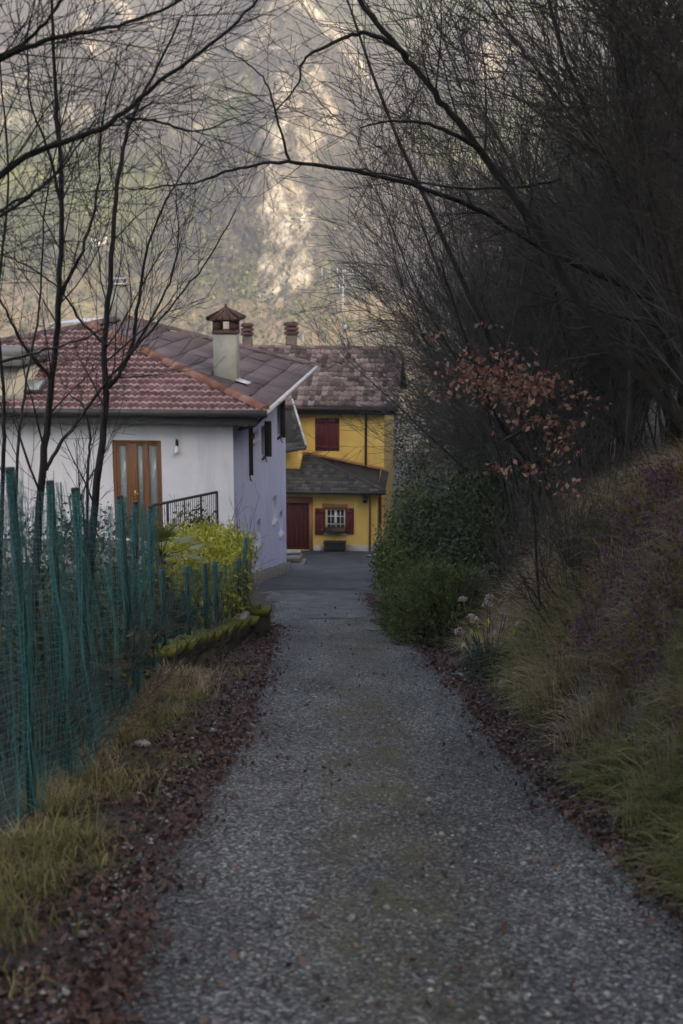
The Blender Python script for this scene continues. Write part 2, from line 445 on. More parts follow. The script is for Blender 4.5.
    L.new(v.outputs['Distance'], h.inputs[0])
    h2 = N.new('ShaderNodeMath'); h2.operation = 'MULTIPLY_ADD'; h2.inputs[1].default_value = -1.2
    L.new(v2.outputs['Distance'], h2.inputs[0]); L.new(h.outputs[0], h2.inputs[2])
    bp = N.new('ShaderNodeBump'); bp.inputs['Strength'].default_value = 1; bp.inputs['Distance'].default_value = .03
    L.new(h2.outputs[0], bp.inputs['Height']); L.new(bp.outputs[0], p.inputs['Normal'])
    return m


M['gravel'] = gravel_material()
M['asphalt'] = mat('asphalt', [(.3, (.026, .028, .033)), (.5, (.05, .052, .058)), (.72, (.10, .10, .105))], 1.2, detail=9, rough=.75, bump=.4, bscale=60,
                   stretch=(1, .5, 1), second=(.7, .5, .7, (.05, .05, .05), .6, (1, 2.2, 1)))
M['packed'] = mat('packed', [(.3, (.045, .045, .045)), (.5, (.082, .081, .079)), (.72, (.15, .147, .14))], 2.5, detail=10, rough=.8, bump=.5, bscale=70,
                  stretch=(1, .6, 1))

# ------------------------------------------------------------------ terrain
def zr(y):
    y = np.asarray(y, float)
    a = -.19 * np.minimum(y, 46)
    t = np.clip(y - 46, 0, 10)
    a = a - (.19 * t - .008 * t * t * .95)
    t2 = np.clip(y - 56, 0, 30)
    a = a - .03 * t2
    t3 = np.clip(y - 86, 0, 220)
    return a - .17 * t3


def foot(y):
    return np.interp(y, [-50, 0, 20, 25, 31, 38, 44, 50, 60, 90], [1.9, 1.75, 1.68, 1.5, 1.3, 1.35, 1.7, 2.7, 4.2, 8])


def ground(x, y):
    x = np.asarray(x, float); y = np.asarray(y, float)
    z = zr(y)
    t = np.maximum(x - foot(y) - .28 * (vnoise(x * .7, y * .7, 3) - .5), 0)
    steep = np.interp(y, [0, 16, 22, 40, 50], [1.5, 1.4, .9, .8, .5])
    h = 1.1 * steep * sstep(0, 1.2, t) + np.interp(np.maximum(t - .7, 0), [0, 3, 9, 40, 130, 200], [0, 1.5, 4.6, 33, 93, 105])
    h = h * (1 - sstep(70, 190, y))
    rough = sstep(.15, 1.5, t)
    z = z + h + rough * (1 - sstep(4, 8, t)) * (fbm(x * 2.1, y * 2.1, 15, 3) - .5) * .5 + rough * ((fbm(x * .8, y * .8, 11, 4) - .5) * .7 + (fbm(x * .12, y * .12, 5, 3) - .5) * 3 * sstep(3, 14, t))
    lt = np.maximum(-2.05 - x, 0)
    z = z + sstep(0, 1.5, lt) * (fbm(x * .6, y * .6, 21, 3) - .5) * .3 - .04 * np.minimum(lt, 40) * sstep(1, 6, lt)
    verge = sstep(-.95, -1.5, x) * (1 - sstep(0, .5, lt)) + sstep(1.2, 1.7, x) * (1 - rough)
    z = z + verge * (vnoise(x * 3, y * 3, 31) - .35) * .07
    return z


def grid_sheet(name, xs, ys, zf, m, kind='structure', label=None, extra=None):
    X, Y = np.meshgrid(xs, ys)
    Z = zf(X, Y)
    nx, ny = len(xs), len(ys)
    i = (np.arange(ny - 1)[:, None] * nx + np.arange(nx - 1)[None, :]).ravel()
    q = np.stack([i, i + 1, i + nx + 1, i + nx], -1)
    b = MB(); b.add(np.stack([X, Y, Z], -1), q=q)
    o = b.build(name, m, smooth=True)
    tag(o, label, None, None, kind)
    if extra is not None:
        extra(o, X, Y, Z)
    return o


xs = np.concatenate([np.linspace(-320, -30, 30), np.linspace(-28, -6, 23), np.linspace(-5.6, 9, 105), np.linspace(9.4, 40, 60), np.linspace(42, 330, 60)])
ys = np.concatenate([np.linspace(-160, -14, 30), np.linspace(-12, 0, 18), np.linspace(.25, 34, 160), np.linspace(34.5, 70, 72), np.linspace(72, 430, 80)])
grid_sheet('ground', xs, ys, ground, M['soil'], label='dark leaf strewn ground of the lane sides, garden and wooded bank')

# lane: edges of the gravel measured along the lane
EY = [-8, 0, 4.7, 7, 9, 11, 14.2, 18, 22, 26, 30, 34]
EL = [-1.15, -1.02, -1.0, -1.02, -1.0, -.97, -.97, -1.08, -1.16, -1.25, -1.7, -2.1]
ER = [1.78, 1.75, 1.70, 1.56, 1.4, 1.32, 1.27, 1.13, .92, .68, .66, .72]


def lane_sheet(name, y0, y1, dy, l, r, m, dz, label, nx=14, crown=.015, jit=.13):
    yy = np.arange(y0, y1 + dy * .5, dy)
    xl = np.interp(yy, *l) + (fbm(yy * 2.1, yy * 0 + 2, 41, 4) - .5) * 2 * jit
    xr = np.interp(yy, *r) + (fbm(yy * 2.1, yy * 0 + 9, 43, 4) - .5) * 2 * jit
    f = np.linspace(0, 1, nx)
    X = xl[:, None] * (1 - f) + xr[:, None] * f
    Y = np.repeat(yy[:, None], nx, 1)
    Z = zr(Y) + dz + crown * (1 - (2 * f - 1) ** 2)[None, :] + (vnoise(X * 1.5, Y * 1.2, 51) - .5) * .008
    Z[:, 0] -= dz * .8; Z[:, -1] -= dz * .8
    n = len(yy)
    i = (np.arange(n - 1)[:, None] * nx + np.arange(nx - 1)[None, :]).ravel()
    b = MB(); b.add(np.stack([X, Y, Z], -1), q=np.stack([i, i + 1, i + nx + 1, i + nx], -1))
    return tag(b.build(name, m, smooth=True), label, None, None, 'structure')


lane_sheet('lane', -8, 33.5, .2, (EY, EL), (EY, ER), M['gravel'], .03, 'grey gravel lane running downhill to the houses')
lane_sheet('lane_surface', 23.2, 33.6, .2, ([20, 23, 24.5, 26, 30, 34], [-.2, -.6, -1.0, -1.1, -1.5, -1.9]), ([20, 23, 24.5, 26, 30, 34], [.1, .25, .6, .5, .5, .6]), M['packed'], .042,
           'worn pale packed stretch of the lane below the gravel', jit=.2)
lane_sheet('forecourt', 31.6, 57.5, .25, ([31, 33, 36, 40, 44, 50, 60], [-1.5, -2.2, -2.0, -1.75, -1.5, -3.6, -3.6]), ([31, 33, 36, 40, 46, 50, 58], [.4, .62, .8, 1.1, 1.7, 2.4, 3.2]), M['asphalt'], .055,
           'dark asphalt in front of the yellow house')

# ------------------------------------------------------------------ mountain
def mountain_z(x, y):
    t = np.maximum(y - 400, 0)
    z = -54 + .40 * t + .00006 * t * t
    z = z + (fbm(x * .006 + 3, y * .006, 61, 5) - .5) * 90 * sstep(0, 200, t)
    z = z + (fbm(x * .03, y * .03, 67, 5) - .5) * 34 * sstep(10, 90, t)
    # a rock spur that comes down just right of the valley view
    xc = -.042 * y + 6 * np.sin(y * .013)
    w = np.exp(-((x - xc) / 26.) ** 2)
    z = z + w * 30 * sstep(470, 560, y) * (1 - .4 * sstep(760, 900, y))
    return z


def cover(x, y):
    """land cover: rock, evergreen, meadow, autumn wood - as they lie on the slope"""
    xc = -.042 * y + 6 * np.sin(y * .013)
    n = fbm(x * .02, y * .011, 71, 5); n2 = fbm(x * .05, y * .028, 77, 4)
    rock = np.exp(-((x - xc + 2 - .05 * np.maximum(y - 560, 0)) / (12. + .03 * np.maximum(y - 500, 0))) ** 2) * sstep(470, 500, y) * (1 - .3 * sstep(620, 720, y)) * (1 - .6 * sstep(820, 900, y)) * 1.15 * sstep(.30, .60, n2 * .7 + n * .4)
    band = np.exp(-((y - (735 + .1 * x)) / 60.) ** 2) * sstep(.54, .66, n2)
    top = sstep(860, 1000, y) * sstep(.5, .6, n)
    spk = sstep(.57, .66, fbm(x * .035 + 5, y * .035, 89, 5)) * sstep(570, 650, y)
    rock = np.clip(rock + .95 * band + .7 * top + .8 * spk, 0, 1)
    ever = np.exp(-((y - 575) / 85.) ** 2) * sstep(.34, .52, n) * .9  + np.exp(-((y - 850) / 70.) ** 2) * sstep(.45, .62, fbm(x * .012 + 9, y * .006, 83, 4))
    meadow = (1 - sstep(470, 515, y)) * sstep(.36, .5, n + .06)
    return np.clip(rock, 0, 1), np.clip(ever, 0, 1), np.clip(meadow, 0, 1)


def mountain_mat():
    m = bpy.data.materials.new('mountain_cover'); m.use_nodes = True
    nt = m.node_tree; N = nt.nodes; L = nt.links; p = N['Principled BSDF']
    p.inputs['Roughness'].default_value = .95; p.inputs['Specular IOR Level'].default_value = .1
    tc = N.new('ShaderNodeTexCoord')

    def ramp(stops, scale, st=(1, 1, 1)):
        mp = N.new('ShaderNodeMapping'); mp.inputs['Scale'].default_value = st; L.new(tc.outputs['Object'], mp.inputs[0])
        n = N.new('ShaderNodeTexNoise'); n.inputs['Scale'].default_value = scale; n.inputs['Detail'].default_value = 9; n.inputs['Roughness'].default_value = .7
        L.new(mp.outputs[0], n.inputs['Vector'])
        r = N.new('ShaderNodeValToRGB'); e = r.color_ramp.elements
        while len(e) < len(stops): e.new(.5)
        for el, (po, c) in zip(e, stops): el.position = po; el.color = (*c, 1)
        L.new(n.outputs['Fac'], r.inputs[0]); return r.outputs[0], n.outputs['Fac']
    wood, wf = ramp([(.34, (.02, .018, .018)), (.5, (.058, .054, .046)), (.66, (.125, .115, .085))], .12)
    rock, rf = ramp([(.38, (.06, .05, .038)), (.48, (.20, .175, .13)), (.64, (.50, .45, .36))], .14, (1, 1, .5))
    ever, ef = ramp([(.34, (.035, .045, .018)), (.5, (.10, .12, .042)), (.64, (.20, .21, .075))], .2)
    mead, mf = ramp([(.3, (.12, .11, .06)), (.5, (.175, .135, .095)), (.7, (.165, .165, .08))], .07)
    col = wood
    for nm, c, lo, hi in (('meadow', mead, .3, .7), ('evergreen', ever, .25, .75), ('rocky', rock, .35, .6)):
        a = N.new('ShaderNodeAttribute'); a.attribute_name = nm
        ad = N.new('ShaderNodeMath'); ad.operation = 'MULTIPLY_ADD'; ad.inputs[1].default_value = .9
        n = N.new('ShaderNodeTexNoise'); n.inputs['Scale'].default_value = .13; n.inputs['Detail'].default_value = 8; n.inputs['Roughness'].default_value = .75
        L.new(tc.outputs['Object'], n.inputs['Vector'])
        sb = N.new('ShaderNodeMath'); sb.operation = 'MULTIPLY_ADD'; sb.inputs[1].default_value = 1.1; sb.inputs[2].default_value = -.5
        L.new(n.outputs['Fac'], sb.inputs[0]); L.new(a.outputs['Fac'], ad.inputs[0]); L.new(sb.outputs[0], ad.inputs[2])
        mr = N.new('ShaderNodeMapRange'); mr.inputs[1].default_value = lo; mr.inputs[2].default_value = hi
        L.new(ad.outputs[0], mr.inputs[0])
        mx = N.new('ShaderNodeMix'); mx.data_type = 'RGBA'
        L.new(mr.outputs[0], mx.inputs[0]); L.new(col, mx.inputs[6]); L.new(c, mx.inputs[7]); col = mx.outputs[2]
    L.new(col, p.inputs['Base Color'])
    nb = N.new('ShaderNodeTexNoise'); nb.inputs['Scale'].default_value = .25; nb.inputs['Detail'].default_value = 6
    L.new(tc.outputs['Object'], nb.inputs['Vector'])
    bp = N.new('ShaderNodeBump'); bp.inputs['Strength'].default_value = 1; bp.inputs['Distance'].default_value = 9
    L.new(nb.outputs['Fac'], bp.inputs['Height']); L.new(bp.outputs[0], p.inputs['Normal'])
    return m


def mountain_attrs(o, X, Y, Z):
    r, e, md = cover(X, Y)
    for nm, v in (('rocky', r), ('evergreen', e), ('meadow', md)):
        a = o.data.attributes.new(nm, 'FLOAT', 'POINT')
        a.data.foreach_set('value', v.ravel().astype(np.float32))


mx_ = np.concatenate([np.linspace(-620, -320, 30), np.linspace(-312, 330, 215), np.linspace(340, 620, 28)])
my_ = np.concatenate([np.linspace(330, 400, 8), np.linspace(404, 1100, 230), np.linspace(1112, 1400, 20)])
grid_sheet('mountain', mx_, my_, mountain_z, mountain_mat(), label='steep hazy mountainside with pale cliffs behind the houses', extra=mountain_attrs)


def far_wood(name, n, seed, pick, m, label, hmin, hmax, wide):
    g = np.random.default_rng(seed)
    b = MB()
    x = g.uniform(-330, 300, n * 6); y = g.uniform(430, 1060, n * 6)
    r, e, md = cover(x, y)
    keep = g.random(n * 6) < pick(r, e, md, x, y)
    inside = np.abs(x) < .3 * y
    k = np.where(keep & inside)[0][:n]
    x, y = x[k], y[k]; z = mountain_z(x, y)
    n = len(x)
    h = g.uniform(hmin, hmax, n)
    nq = 14
    P = np.stack([x, y, z], -1)
    zz = g.random((n, nq)) ** .8
    rad = h[:, None] * wide * (1.05 - zz) * g.uniform(.3, 1, (n, nq))
    th = g.uniform(0, 6.28, (n, nq))
    c = P[:, None, :] + np.stack([np.cos(th) * rad, np.sin(th) * rad, zz * h[:, None]], -1)
    s = h[:, None] * g.uniform(.06, .17, (n, nq)) * (1.15 - .6 * zz)
    c = c.reshape(-1, 3); s = s.reshape(-1, 1)
    u = g.normal(size=c.shape); u /= np.linalg.norm(u, axis=1)[:, None]
    w = g.normal(size=c.shape); w = np.cross(u, w); w /= np.linalg.norm(w, axis=1)[:, None]
    v = np.stack([c - u * s, c - w * s * .7, c + u * s, c + w * s * .7], 1).reshape(-1, 3)
    b.add(v, q=np.arange(len(v)).reshape(-1, 4))
    return tag(b.build(name, m), label, None, None, 'stuff')


M['far_green'] = mat('far_green', [(.1, (.035, .045, .02)), (.5, (.08, .095, .038)), (.9, (.16, .17, .068))], .02, island=.75, transl=.2)
M['far_brown'] = mat('far_brown', [(.1, (.045, .036, .036)), (.5, (.09, .074, .068)), (.9, (.17, .14, .115))], .02, island=.75, transl=.2)
far_wood('evergreen_wood', 9000, 5, lambda r, e, m, x, y: e * .9 * (1 - r) + .05, M['far_green'], 'green wood covering the middle of the far mountainside', 4, 8, .3)
far_wood('leafless_wood', 10000, 6, lambda r, e, m, x, y: (1 - e) * (1 - .85 * r) * (1 - .8 * m) * .9, M['far_brown'], 'brown leafless wood scattered over the far mountainside', 3.5, 7, .45)

# ------------------------------------------------------------------ tile roofs
def unit(v):
    v = np.asarray(v, float); return v / np.linalg.norm(v)


def tiles(b, O, u, v, n, H, lim0, lim1, cw, rh, amp, lip, g, per=6, flat=False, base=.02, nose=False):
    """courses of roof tiles on a plane: O + u*a + v*h; lim0/lim1 give the run of a course at height h"""
    rows = int(math.ceil(H / rh))
    for r in range(rows):
        h0, h1 = r * rh, min((r + 1) * rh + .02, H)
        a0, a1 = lim0(h0), lim1(h0); c0, c1 = lim0(h1), lim1(h1)
        lo, hi = min(a0, c0), max(a1, c1)
        if hi - lo < cw * .3: continue
        off = (cw * .5 if flat and r % 2 else 0) + g.normal(0, .006)
        k0 = math.floor((lo - off) / cw); k1 = math.ceil((hi - off) / cw)
        if flat:
            ss = []
            for k in range(k0, k1): ss += [k * cw + off + .006, (k + 1) * cw + off - .006]
            ss = np.array(ss)
            prof = np.zeros(len(ss)) + np.repeat(g.normal(0, .006, k1 - k0), 2)
            tile = np.repeat(np.arange(k1 - k0), 2)
        else:
            ss = k0 * cw + off + np.arange((k1 - k0) * per + 1) * cw / per
            ph = (ss - off) / cw
            prof = amp * np.abs(np.cos(np.pi * ph)) ** .8
            tile = np.minimum(np.arange(len(ss)) // per, k1 - k0 - 1)
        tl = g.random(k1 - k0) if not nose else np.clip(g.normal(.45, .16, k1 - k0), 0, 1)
        jl = np.repeat(0, len(ss)) + g.normal(0, .012, k1 - k0)[tile]
        sA = np.clip(ss, a0, a1); sB = np.clip(ss, c0, c1)
        P0 = O + np.outer(sA, u) + np.outer(h0 + jl, v) + np.outer(np.full(len(ss), base - lip * .2), n)
        P1 = O + np.outer(sA, u) + np.outer(h0 + jl, v) + np.outer(base + lip + prof, n)
        P2 = O + np.outer(sB, u) + np.full((len(ss), 1), h1) * v + np.outer(base + prof * .8, n)
        m = len(ss); i = np.arange(m - 1)
        if flat: i = i[::2]
        q = np.vstack([np.stack([i, i + 1, i + 1 + m, i + m], -1), np.stack([i + m, i + 1 + m, i + 1 + 2 * m, i + 2 * m], -1)])
        tt = tl[tile[i]]
        b.add(np.vstack([P0, P1, P2]), q=q, qtone=np.concatenate([np.clip(.78 + .3 * tt, 0.01, 1) if nose else np.clip(tt * .8, .01, 1), np.clip(tt * (.75 if nose else 1), 0.01, 1)]))  # nose: pale lip faces paint in sky light caught on the tile ends


def slab(b, pts, th, tone=0.):
    """a roof or wall sheet with thickness th downwards along its normal"""
    pts = [np.asarray(p, float) for p in pts]
    n = unit(np.cross(pts[1] - pts[0], pts[2] - pts[0]))
    if n[2] < 0: n = -n
    b.prism(pts, -n * th, tone)


def barrel(b, p, q, r, g, up=np.array([0, 0, 1.]), tone=None, seg=5):
    """half-round ridge tile from p to q"""
    p = np.asarray(p, float); q = np.asarray(q, float)
    d = unit(q - p); a = unit(np.cross(d, up)); w = np.cross(a, d)
    th = np.linspace(0, math.pi, seg + 1)
    v = []
    for e, rr in ((p, r * 1.12), (q, r)):
        v.append(e + np.outer(np.cos(th) * rr, a) + np.outer(np.sin(th) * rr * .8, w))
    m = seg + 1; i = np.arange(seg)
    vv = np.vstack(v + [p[None]])
    b.add(vv, q=np.stack([i, i + m, i + m + 1, i + 1], -1), t=np.stack([np.full(seg, 2 * m), i, i + 1], -1), qtone=g.random() if tone is None else tone, ttone=.2)


# ------------------------------------------------------------------ white house
g = np.random.default_rng(12)
Cn = np.array([-2.46, 32.0]); sW = np.array([.0797, .9968]); lW = np.array([-.9968, .0797])
Z0, Z1 = -8.6, -2.17


def W(a, b, z):
    p = Cn + lW * a + sW * b
    return np.array([p[0], p[1], z])


AX_W = np.array([[lW[0], lW[1], 0], [sW[0], sW[1], 0], [0, 0, 1]])
lW3 = AX_W[0]; sW3 = AX_W[1]; up3 = np.array([0, 0, 1.])
WROOT = W(6, 5, -8.0)
white_house = thing('white_house', WROOT, 'white house with lavender side wall and red hipped tile roof beside the lane', 'house')


def wbox(a0, a1, b0, b1, z0, z1, name, m, parent=white_house, **k):
    b = MB(); b.box(W((a0 + a1) / 2, (b0 + b1) / 2, (z0 + z1) / 2), (abs(a1 - a0), abs(b1 - b0), abs(z1 - z0)), AX_W, **k)
    return sub(white_house, b.build(name, m, parent))


def wall_with_holes(b, P, W_, z0, z1, holes, th, fn):
    """wall in the (t, z) plane, t from 0..W_; holes: (t0, t1, z0, z1); fn(t, depth, z) -> world"""
    ts = sorted(set([0, W_] + [h[0] for h in holes] + [h[1] for h in holes]))
    zs = sorted(set([z0, z1] + [h[2] for h in holes] + [h[3] for h in holes]))
    inside = lambda t, z: any(h[0] < t < h[1] and h[2] < z < h[3] for h in holes)
    nt_, nz_ = len(ts), len(zs)
    v = [fn(t, 0, z) for z in zs for t in ts]
    q = []
    for j in range(nz_ - 1):
        for i in range(nt_ - 1):
            if not inside((ts[i] + ts[i + 1]) / 2, (zs[j] + zs[j + 1]) / 2):
                q.append([j * nt_ + i, j * nt_ + i + 1, (j + 1) * nt_ + i + 1, (j + 1) * nt_ + i])
    b.add(v, q=q)
    for (t0, t1, a, c) in holes:
        o = [(t0, a), (t1, a), (t1, c), (t0, c)]
        v = [fn(t, 0, z) for t, z in o] + [fn(t, th, z) for t, z in o]
        b.add(v, q=[[i, (i + 1) % 4, 4 + (i + 1) % 4, 4 + i] for i in range(4)])


# french door on the front
pF = W(0, 0, 0)
dl = on_plane(112, 440, pF, -sW3); dr = on_plane(161, 440, pF, -sW3)
a_l = np.dot(dl[:2] - Cn, lW); a_r = np.dot(dr[:2] - Cn, lW)
zt = dl[2]; zb = zt - 2.3
b = MB()
wall_with_holes(b, None, 12.6, Z0, Z1, [(a_r, a_l, zb, zt)], .22, lambda t, d, z: W(t, d, z))
sub(white_house, b.build('front_wall', M['white_wall'], white_house))
# side wall and its openings
pS = W(0, 0, 0)


def wall_hit(px, py):
    p = on_plane(px, py, pS, np.array([lW[0], lW[1], 0]))
    return np.dot(p[:2] - Cn, sW), p[2]


side_win = []
for (xl, xr_, yt, yb) in ((255.3, 260.5, 521, 546), (272.2, 276.4, 497, 521), (279.2, 282.6, 511, 534)):
    t0, zc = wall_hit(xl, (yt + yb) / 2); t1, _ = wall_hit(xr_, (yt + yb) / 2)
    _, za = wall_hit((xl + xr_) / 2, yt); _, zb_ = wall_hit((xl + xr_) / 2, yb)
    side_win.append((t0, t1, zb_, za))
up_win = []
for (xl, xr_, yt, yb) in ((253.2, 258.3, 431, 441), (261.5, 265.5, 425, 456), (277.0, 280.4, 405, 436)):
    t0, zc = wall_hit(xl, (yt + yb) / 2); t1, _ = wall_hit(xr_, (yt + yb) / 2)
    _, za = wall_hit((xl + xr_) / 2, yt); _, zb_ = wall_hit((xl + xr_) / 2, yb)
    up_win.append((t0, t1, zb_, min(za, Z1 - .12)))
b = MB()
wall_with_holes(b, None, 10, Z0 - 1.2, Z1, side_win + up_win, .2, lambda t, d, z: W(d, t, z))
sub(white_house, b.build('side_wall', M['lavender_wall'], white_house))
b = MB()
b.add([W(12.6, 0, Z0), W(12.6, 10, Z0), W(12.6, 10, Z1), W(12.6, 0, Z1), W(0, 10, Z0 - 1.2), W(12.6, 10, Z0 - 1.2), W(12.6, 10, Z1), W(0, 10, Z1)], q=[[0, 1, 2, 3], [4, 5, 6, 7]])
sub(white_house, b.build('rear_wall', M['white_wall'], white_house))
# plinth along the lavender wall
b = MB()
for k in range(20):
    t = k * .5 + .25
    zz = float(zr(W(0, t, 0)[1]))
    b.box(W(-.07, t, zz - .2), (.14, .497, .92 + g.normal(0, .015)), AX_W)
sub(white_house, b.build('plinth', M['plinth_grey'], white_house))
# door
fr = MB()
fw = .07
for (a0, a1, z0, z1) in ((a_r, a_r + fw, zb, zt), (a_l - fw, a_l, zb, zt), (a_r + fw, a_l - fw, zt - fw, zt)):
    fr.box(W((a0 + a1) / 2, .1, (z0 + z1) / 2), (a1 - a0, .1, z1 - z0), AX_W, bev=.008)
door = sub(white_house, fr.build('french_door', M['wood_orange'], white_house))
mid = (a_l + a_r) / 2 + .02
zones = [(a_r + fw + .003, a_r + .36), (a_r + .363, mid - .03)]
lf = MB(); gl = MB()
wdt = a_l - a_r
edges = [(a_r + fw + .004, mid - .004), (mid + .004, a_l - fw - .004)]
# right leaf has two glass strips (a narrow side light and a door leaf), left leaf one
strips = [(a_r + .12, a_r + .31), (a_r + .45, mid - .06 + .05), (mid + .24, a_l - .13)]
solids = [(a_r + fw + .004, strips[0][0]), (strips[0][1], strips[1][0]), (strips[1][1], strips[2][0]), (strips[2][1], a_l - fw - .004)]
for (s0, s1) in solids:
    lf.box(W((s0 + s1) / 2, .11, (zb + zt - fw) / 2), (s1 - s0, .06, zt - fw - zb - .01), AX_W, bev=.006)
for (s0, s1) in strips:
    lf.box(W((s0 + s1) / 2, .112, zb + .2), (s1 - s0 - .002, .05, .38), AX_W, bev=.004)
    lf.box(W((s0 + s1) / 2, .112, zt - fw - .035), (s1 - s0 - .002, .05, .06), AX_W, bev=.004)
lf.build('door_leaf', M['wood_orange'], door)
for (s0, s1) in strips:
    gb = MB(); gb.box(W((s0 + s1) / 2, .12, (zb + .39 + zt - fw - .065) / 2), (s1 - s0 - .001, .015, zt - fw - .065 - zb - .39), AX_W)
    gb.build('glass_pane', M['glass_pale'], door)
hb = MB(); hz = zb + 1.02
hb.box(W(mid + .06, .07, hz), (.035, .012, .2), AX_W, bev=.004)
hb.tube([W(mid + .06, .065, hz + .04), W(mid + .06, .025, hz + .04), W(mid - .05, .02, hz + .04)], .009, 6)
hb.build('handle', M['brass'], door)
# pale curtain behind the glass keeps the depth of the room
cb_ = MB()
aa = np.linspace(a_r + .08, a_l - .08, 40)
v0 = np.array([W(a, .28 + .02 * math.sin(a * 60), zb) for a in aa]); v1 = v0 + np.array([0, 0, zt - zb - .1])
i = np.arange(39); cb_.add(np.vstack([v0, v1]), q=np.stack([i, i + 1, i + 41, i + 40], -1))
cb_.build('curtain', M['white_paint'], door)
# terrace slab under the door
wbox(1.0, 7.5, -2.4, -.01, zb - .35, zb - .04, 'terrace', M['concrete'])
for (a_, w_) in ((1.15, .2), (4.0, .2), (7.3, .2)):
    wbox(a_ - .1, a_ + .1, -2.3, -2.1, -8.2, zb - .352, 'terrace_pillar', M['concrete'])

# side windows
for (t0, t1, z0, z1) in side_win + up_win:
    b = MB(); w_ = .05
    for (c0, c1, d0, d1) in ((t0, t0 + w_, z0, z1), (t1 - w_, t1, z0, z1), (t0 + w_, t1 - w_, z1 - w_, z1), (t0 + w_, t1 - w_, z0, z0 + w_)):
        b.box(W(.12, (c0 + c1) / 2, (d0 + d1) / 2), (.06, c1 - c0, d1 - d0), AX_W)
    wn = sub(white_house, b.build('window', M['white_paint'] if z1 < -4 else M['dark_wood'], white_house))
    b = MB(); b.box(W(.13, (t0 + t1) / 2, (z0 + z1) / 2), (.012, t1 - t0 - .1, z1 - z0 - .1), AX_W); b.build('pane', M['glass_dark'], wn)
    b = MB(); b.box(W(.0, (t0 + t1) / 2, z0 - .03), (.12, t1 - t0 + .04, .05), AX_W, bev=.01); b.build('sill', M['gutter_pale'] if z1 < -4 or z1 - z0 < .5 else M['dark_wood'], wn)
# dark shutters folded out from the wall, seen nearly edge on
for (px, y0, y1, d_) in ((250.2, 428, 476, .10), (267.5, 421, 457, .18), (282.5, 400, 438, .15)):
    t, za = wall_hit(px - d_ * 18, y0); _, zb_ = wall_hit(px - d_ * 18, y1)
    za = min(za, Z1 - .02)
    b = MB(); b.box(W(-d_ / 2 - .01, t, (za + zb_) / 2), (d_, .05, za - zb_), AX_W, bev=.006)
    for k in range(9):
        z_ = zb_ + (k + .5) / 9 * (za - zb_)
        b.box(W(-d_ / 2 - .01, t - .03, z_), (d_ - .1, .02, .03), AX_W)
    sh = sub(white_house, b.build('shutter', M['dark_wood'], white_house))
    b = MB(); b.tube([W(-.02, t - .04, zb_ + .02), W(-.05, t - .05, zb_ - .1), W(-.08, t - .04, zb_ - .14)], .014, 5); b.build('shutter_hook', M['metal_dark'], sh)

# roof
EZ = -1.85
FR = W(-.82, -.6, EZ)


def RF(a, b, z):
    p = FR[:2] + lW * a + sW * b
    return np.array([p[0], p[1], z])


RZ = -.27
P_f, P_fl, P_b, P_bl = RF(0, 0, EZ), RF(14, 0, EZ), RF(0, 11.3, EZ), RF(14, 11.3, EZ)
P_rf, P_rb = RF(4.98, 4.27, RZ), RF(4.98, 7.9, RZ)
b = MB()
b.add([P_f, P_fl, P_b, P_bl, P_rf, P_rb], t=[[0, 4, 1], [0, 2, 5], [0, 5, 4], [2, 3, 5], [3, 1, 4], [3, 4, 5]])
roof = sub(white_house, b.build('roof', M['brown_sheet'], white_house))
# front slope: small red barrel tiles
u = unit(P_fl - P_f); nrm = unit(np.cross(P_rf - P_f, u))
if nrm[2] < 0: nrm = -nrm
v = np.cross(nrm, u); v = v if v[2] > 0 else -v
Hf = np.dot(P_rf - P_f, v); ra = np.dot(P_rf - P_f, u); EWf = 14.0
b = MB()
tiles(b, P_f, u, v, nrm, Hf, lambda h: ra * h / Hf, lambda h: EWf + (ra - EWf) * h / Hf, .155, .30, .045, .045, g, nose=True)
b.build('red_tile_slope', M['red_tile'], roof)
FRONT = (P_f, nrm)
# right slope: broad brown sheets
u2 = unit(P_b - P_f); n2 = unit(np.cross(u2, P_rf - P_f)); n2 = n2 if n2[2] > 0 else -n2
v2 = np.cross(n2, u2); v2 = v2 if v2[2] > 0 else -v2
H2 = np.dot(P_rf - P_f, v2); r1 = np.dot(P_rf - P_f, u2); r2 = np.dot(P_rb - P_f, u2)
b = MB()
tiles(b, P_f, u2, v2, n2, H2, lambda h: r1 * h / H2, lambda h: 11.3 + (r2 - 11.3) * h / H2, 1.05, .58, 0, .03, g, flat=True)
b.build('brown_sheet_slope', M['brown_sheet'], roof)
RIGHT = (P_f, n2)
# hip and ridge tiles
b = MB(); n_ = 26
for k in range(n_):
    p = P_f + (P_rf - P_f) * (k / n_); q = P_f + (P_rf - P_f) * ((k + 1.08) / n_)
    barrel(b, p + up3 * (.05 + g.normal(0, .008)), q + up3 * .06, .125, g)
b.build('ridge_tiles', M['ridge_tile'], roof)
b = MB()
for (p, q, n_) in ((P_rf, P_rb, 9), (P_rb, P_b, 22), (P_fl, P_rf, 30)):
    for k in range(n_):
        barrel(b, p + (q - p) * (k / n_) + up3 * .05, p + (q - p) * ((k + 1.08) / n_) + up3 * .06, .12, g)
b.build('hip_tiles', M['brown_sheet'], roof)
b = MB(); slab(b, [P_rf + np.array([-.1, .3, .16]), P_rf + np.array([.12, 1.6, .17]), P_rf + np.array([-.5, 1.8, .15]), P_rf + np.array([-1.5, .9, .02])], .02)
b.build('metal_flashing', M['metal_pale'], roof)
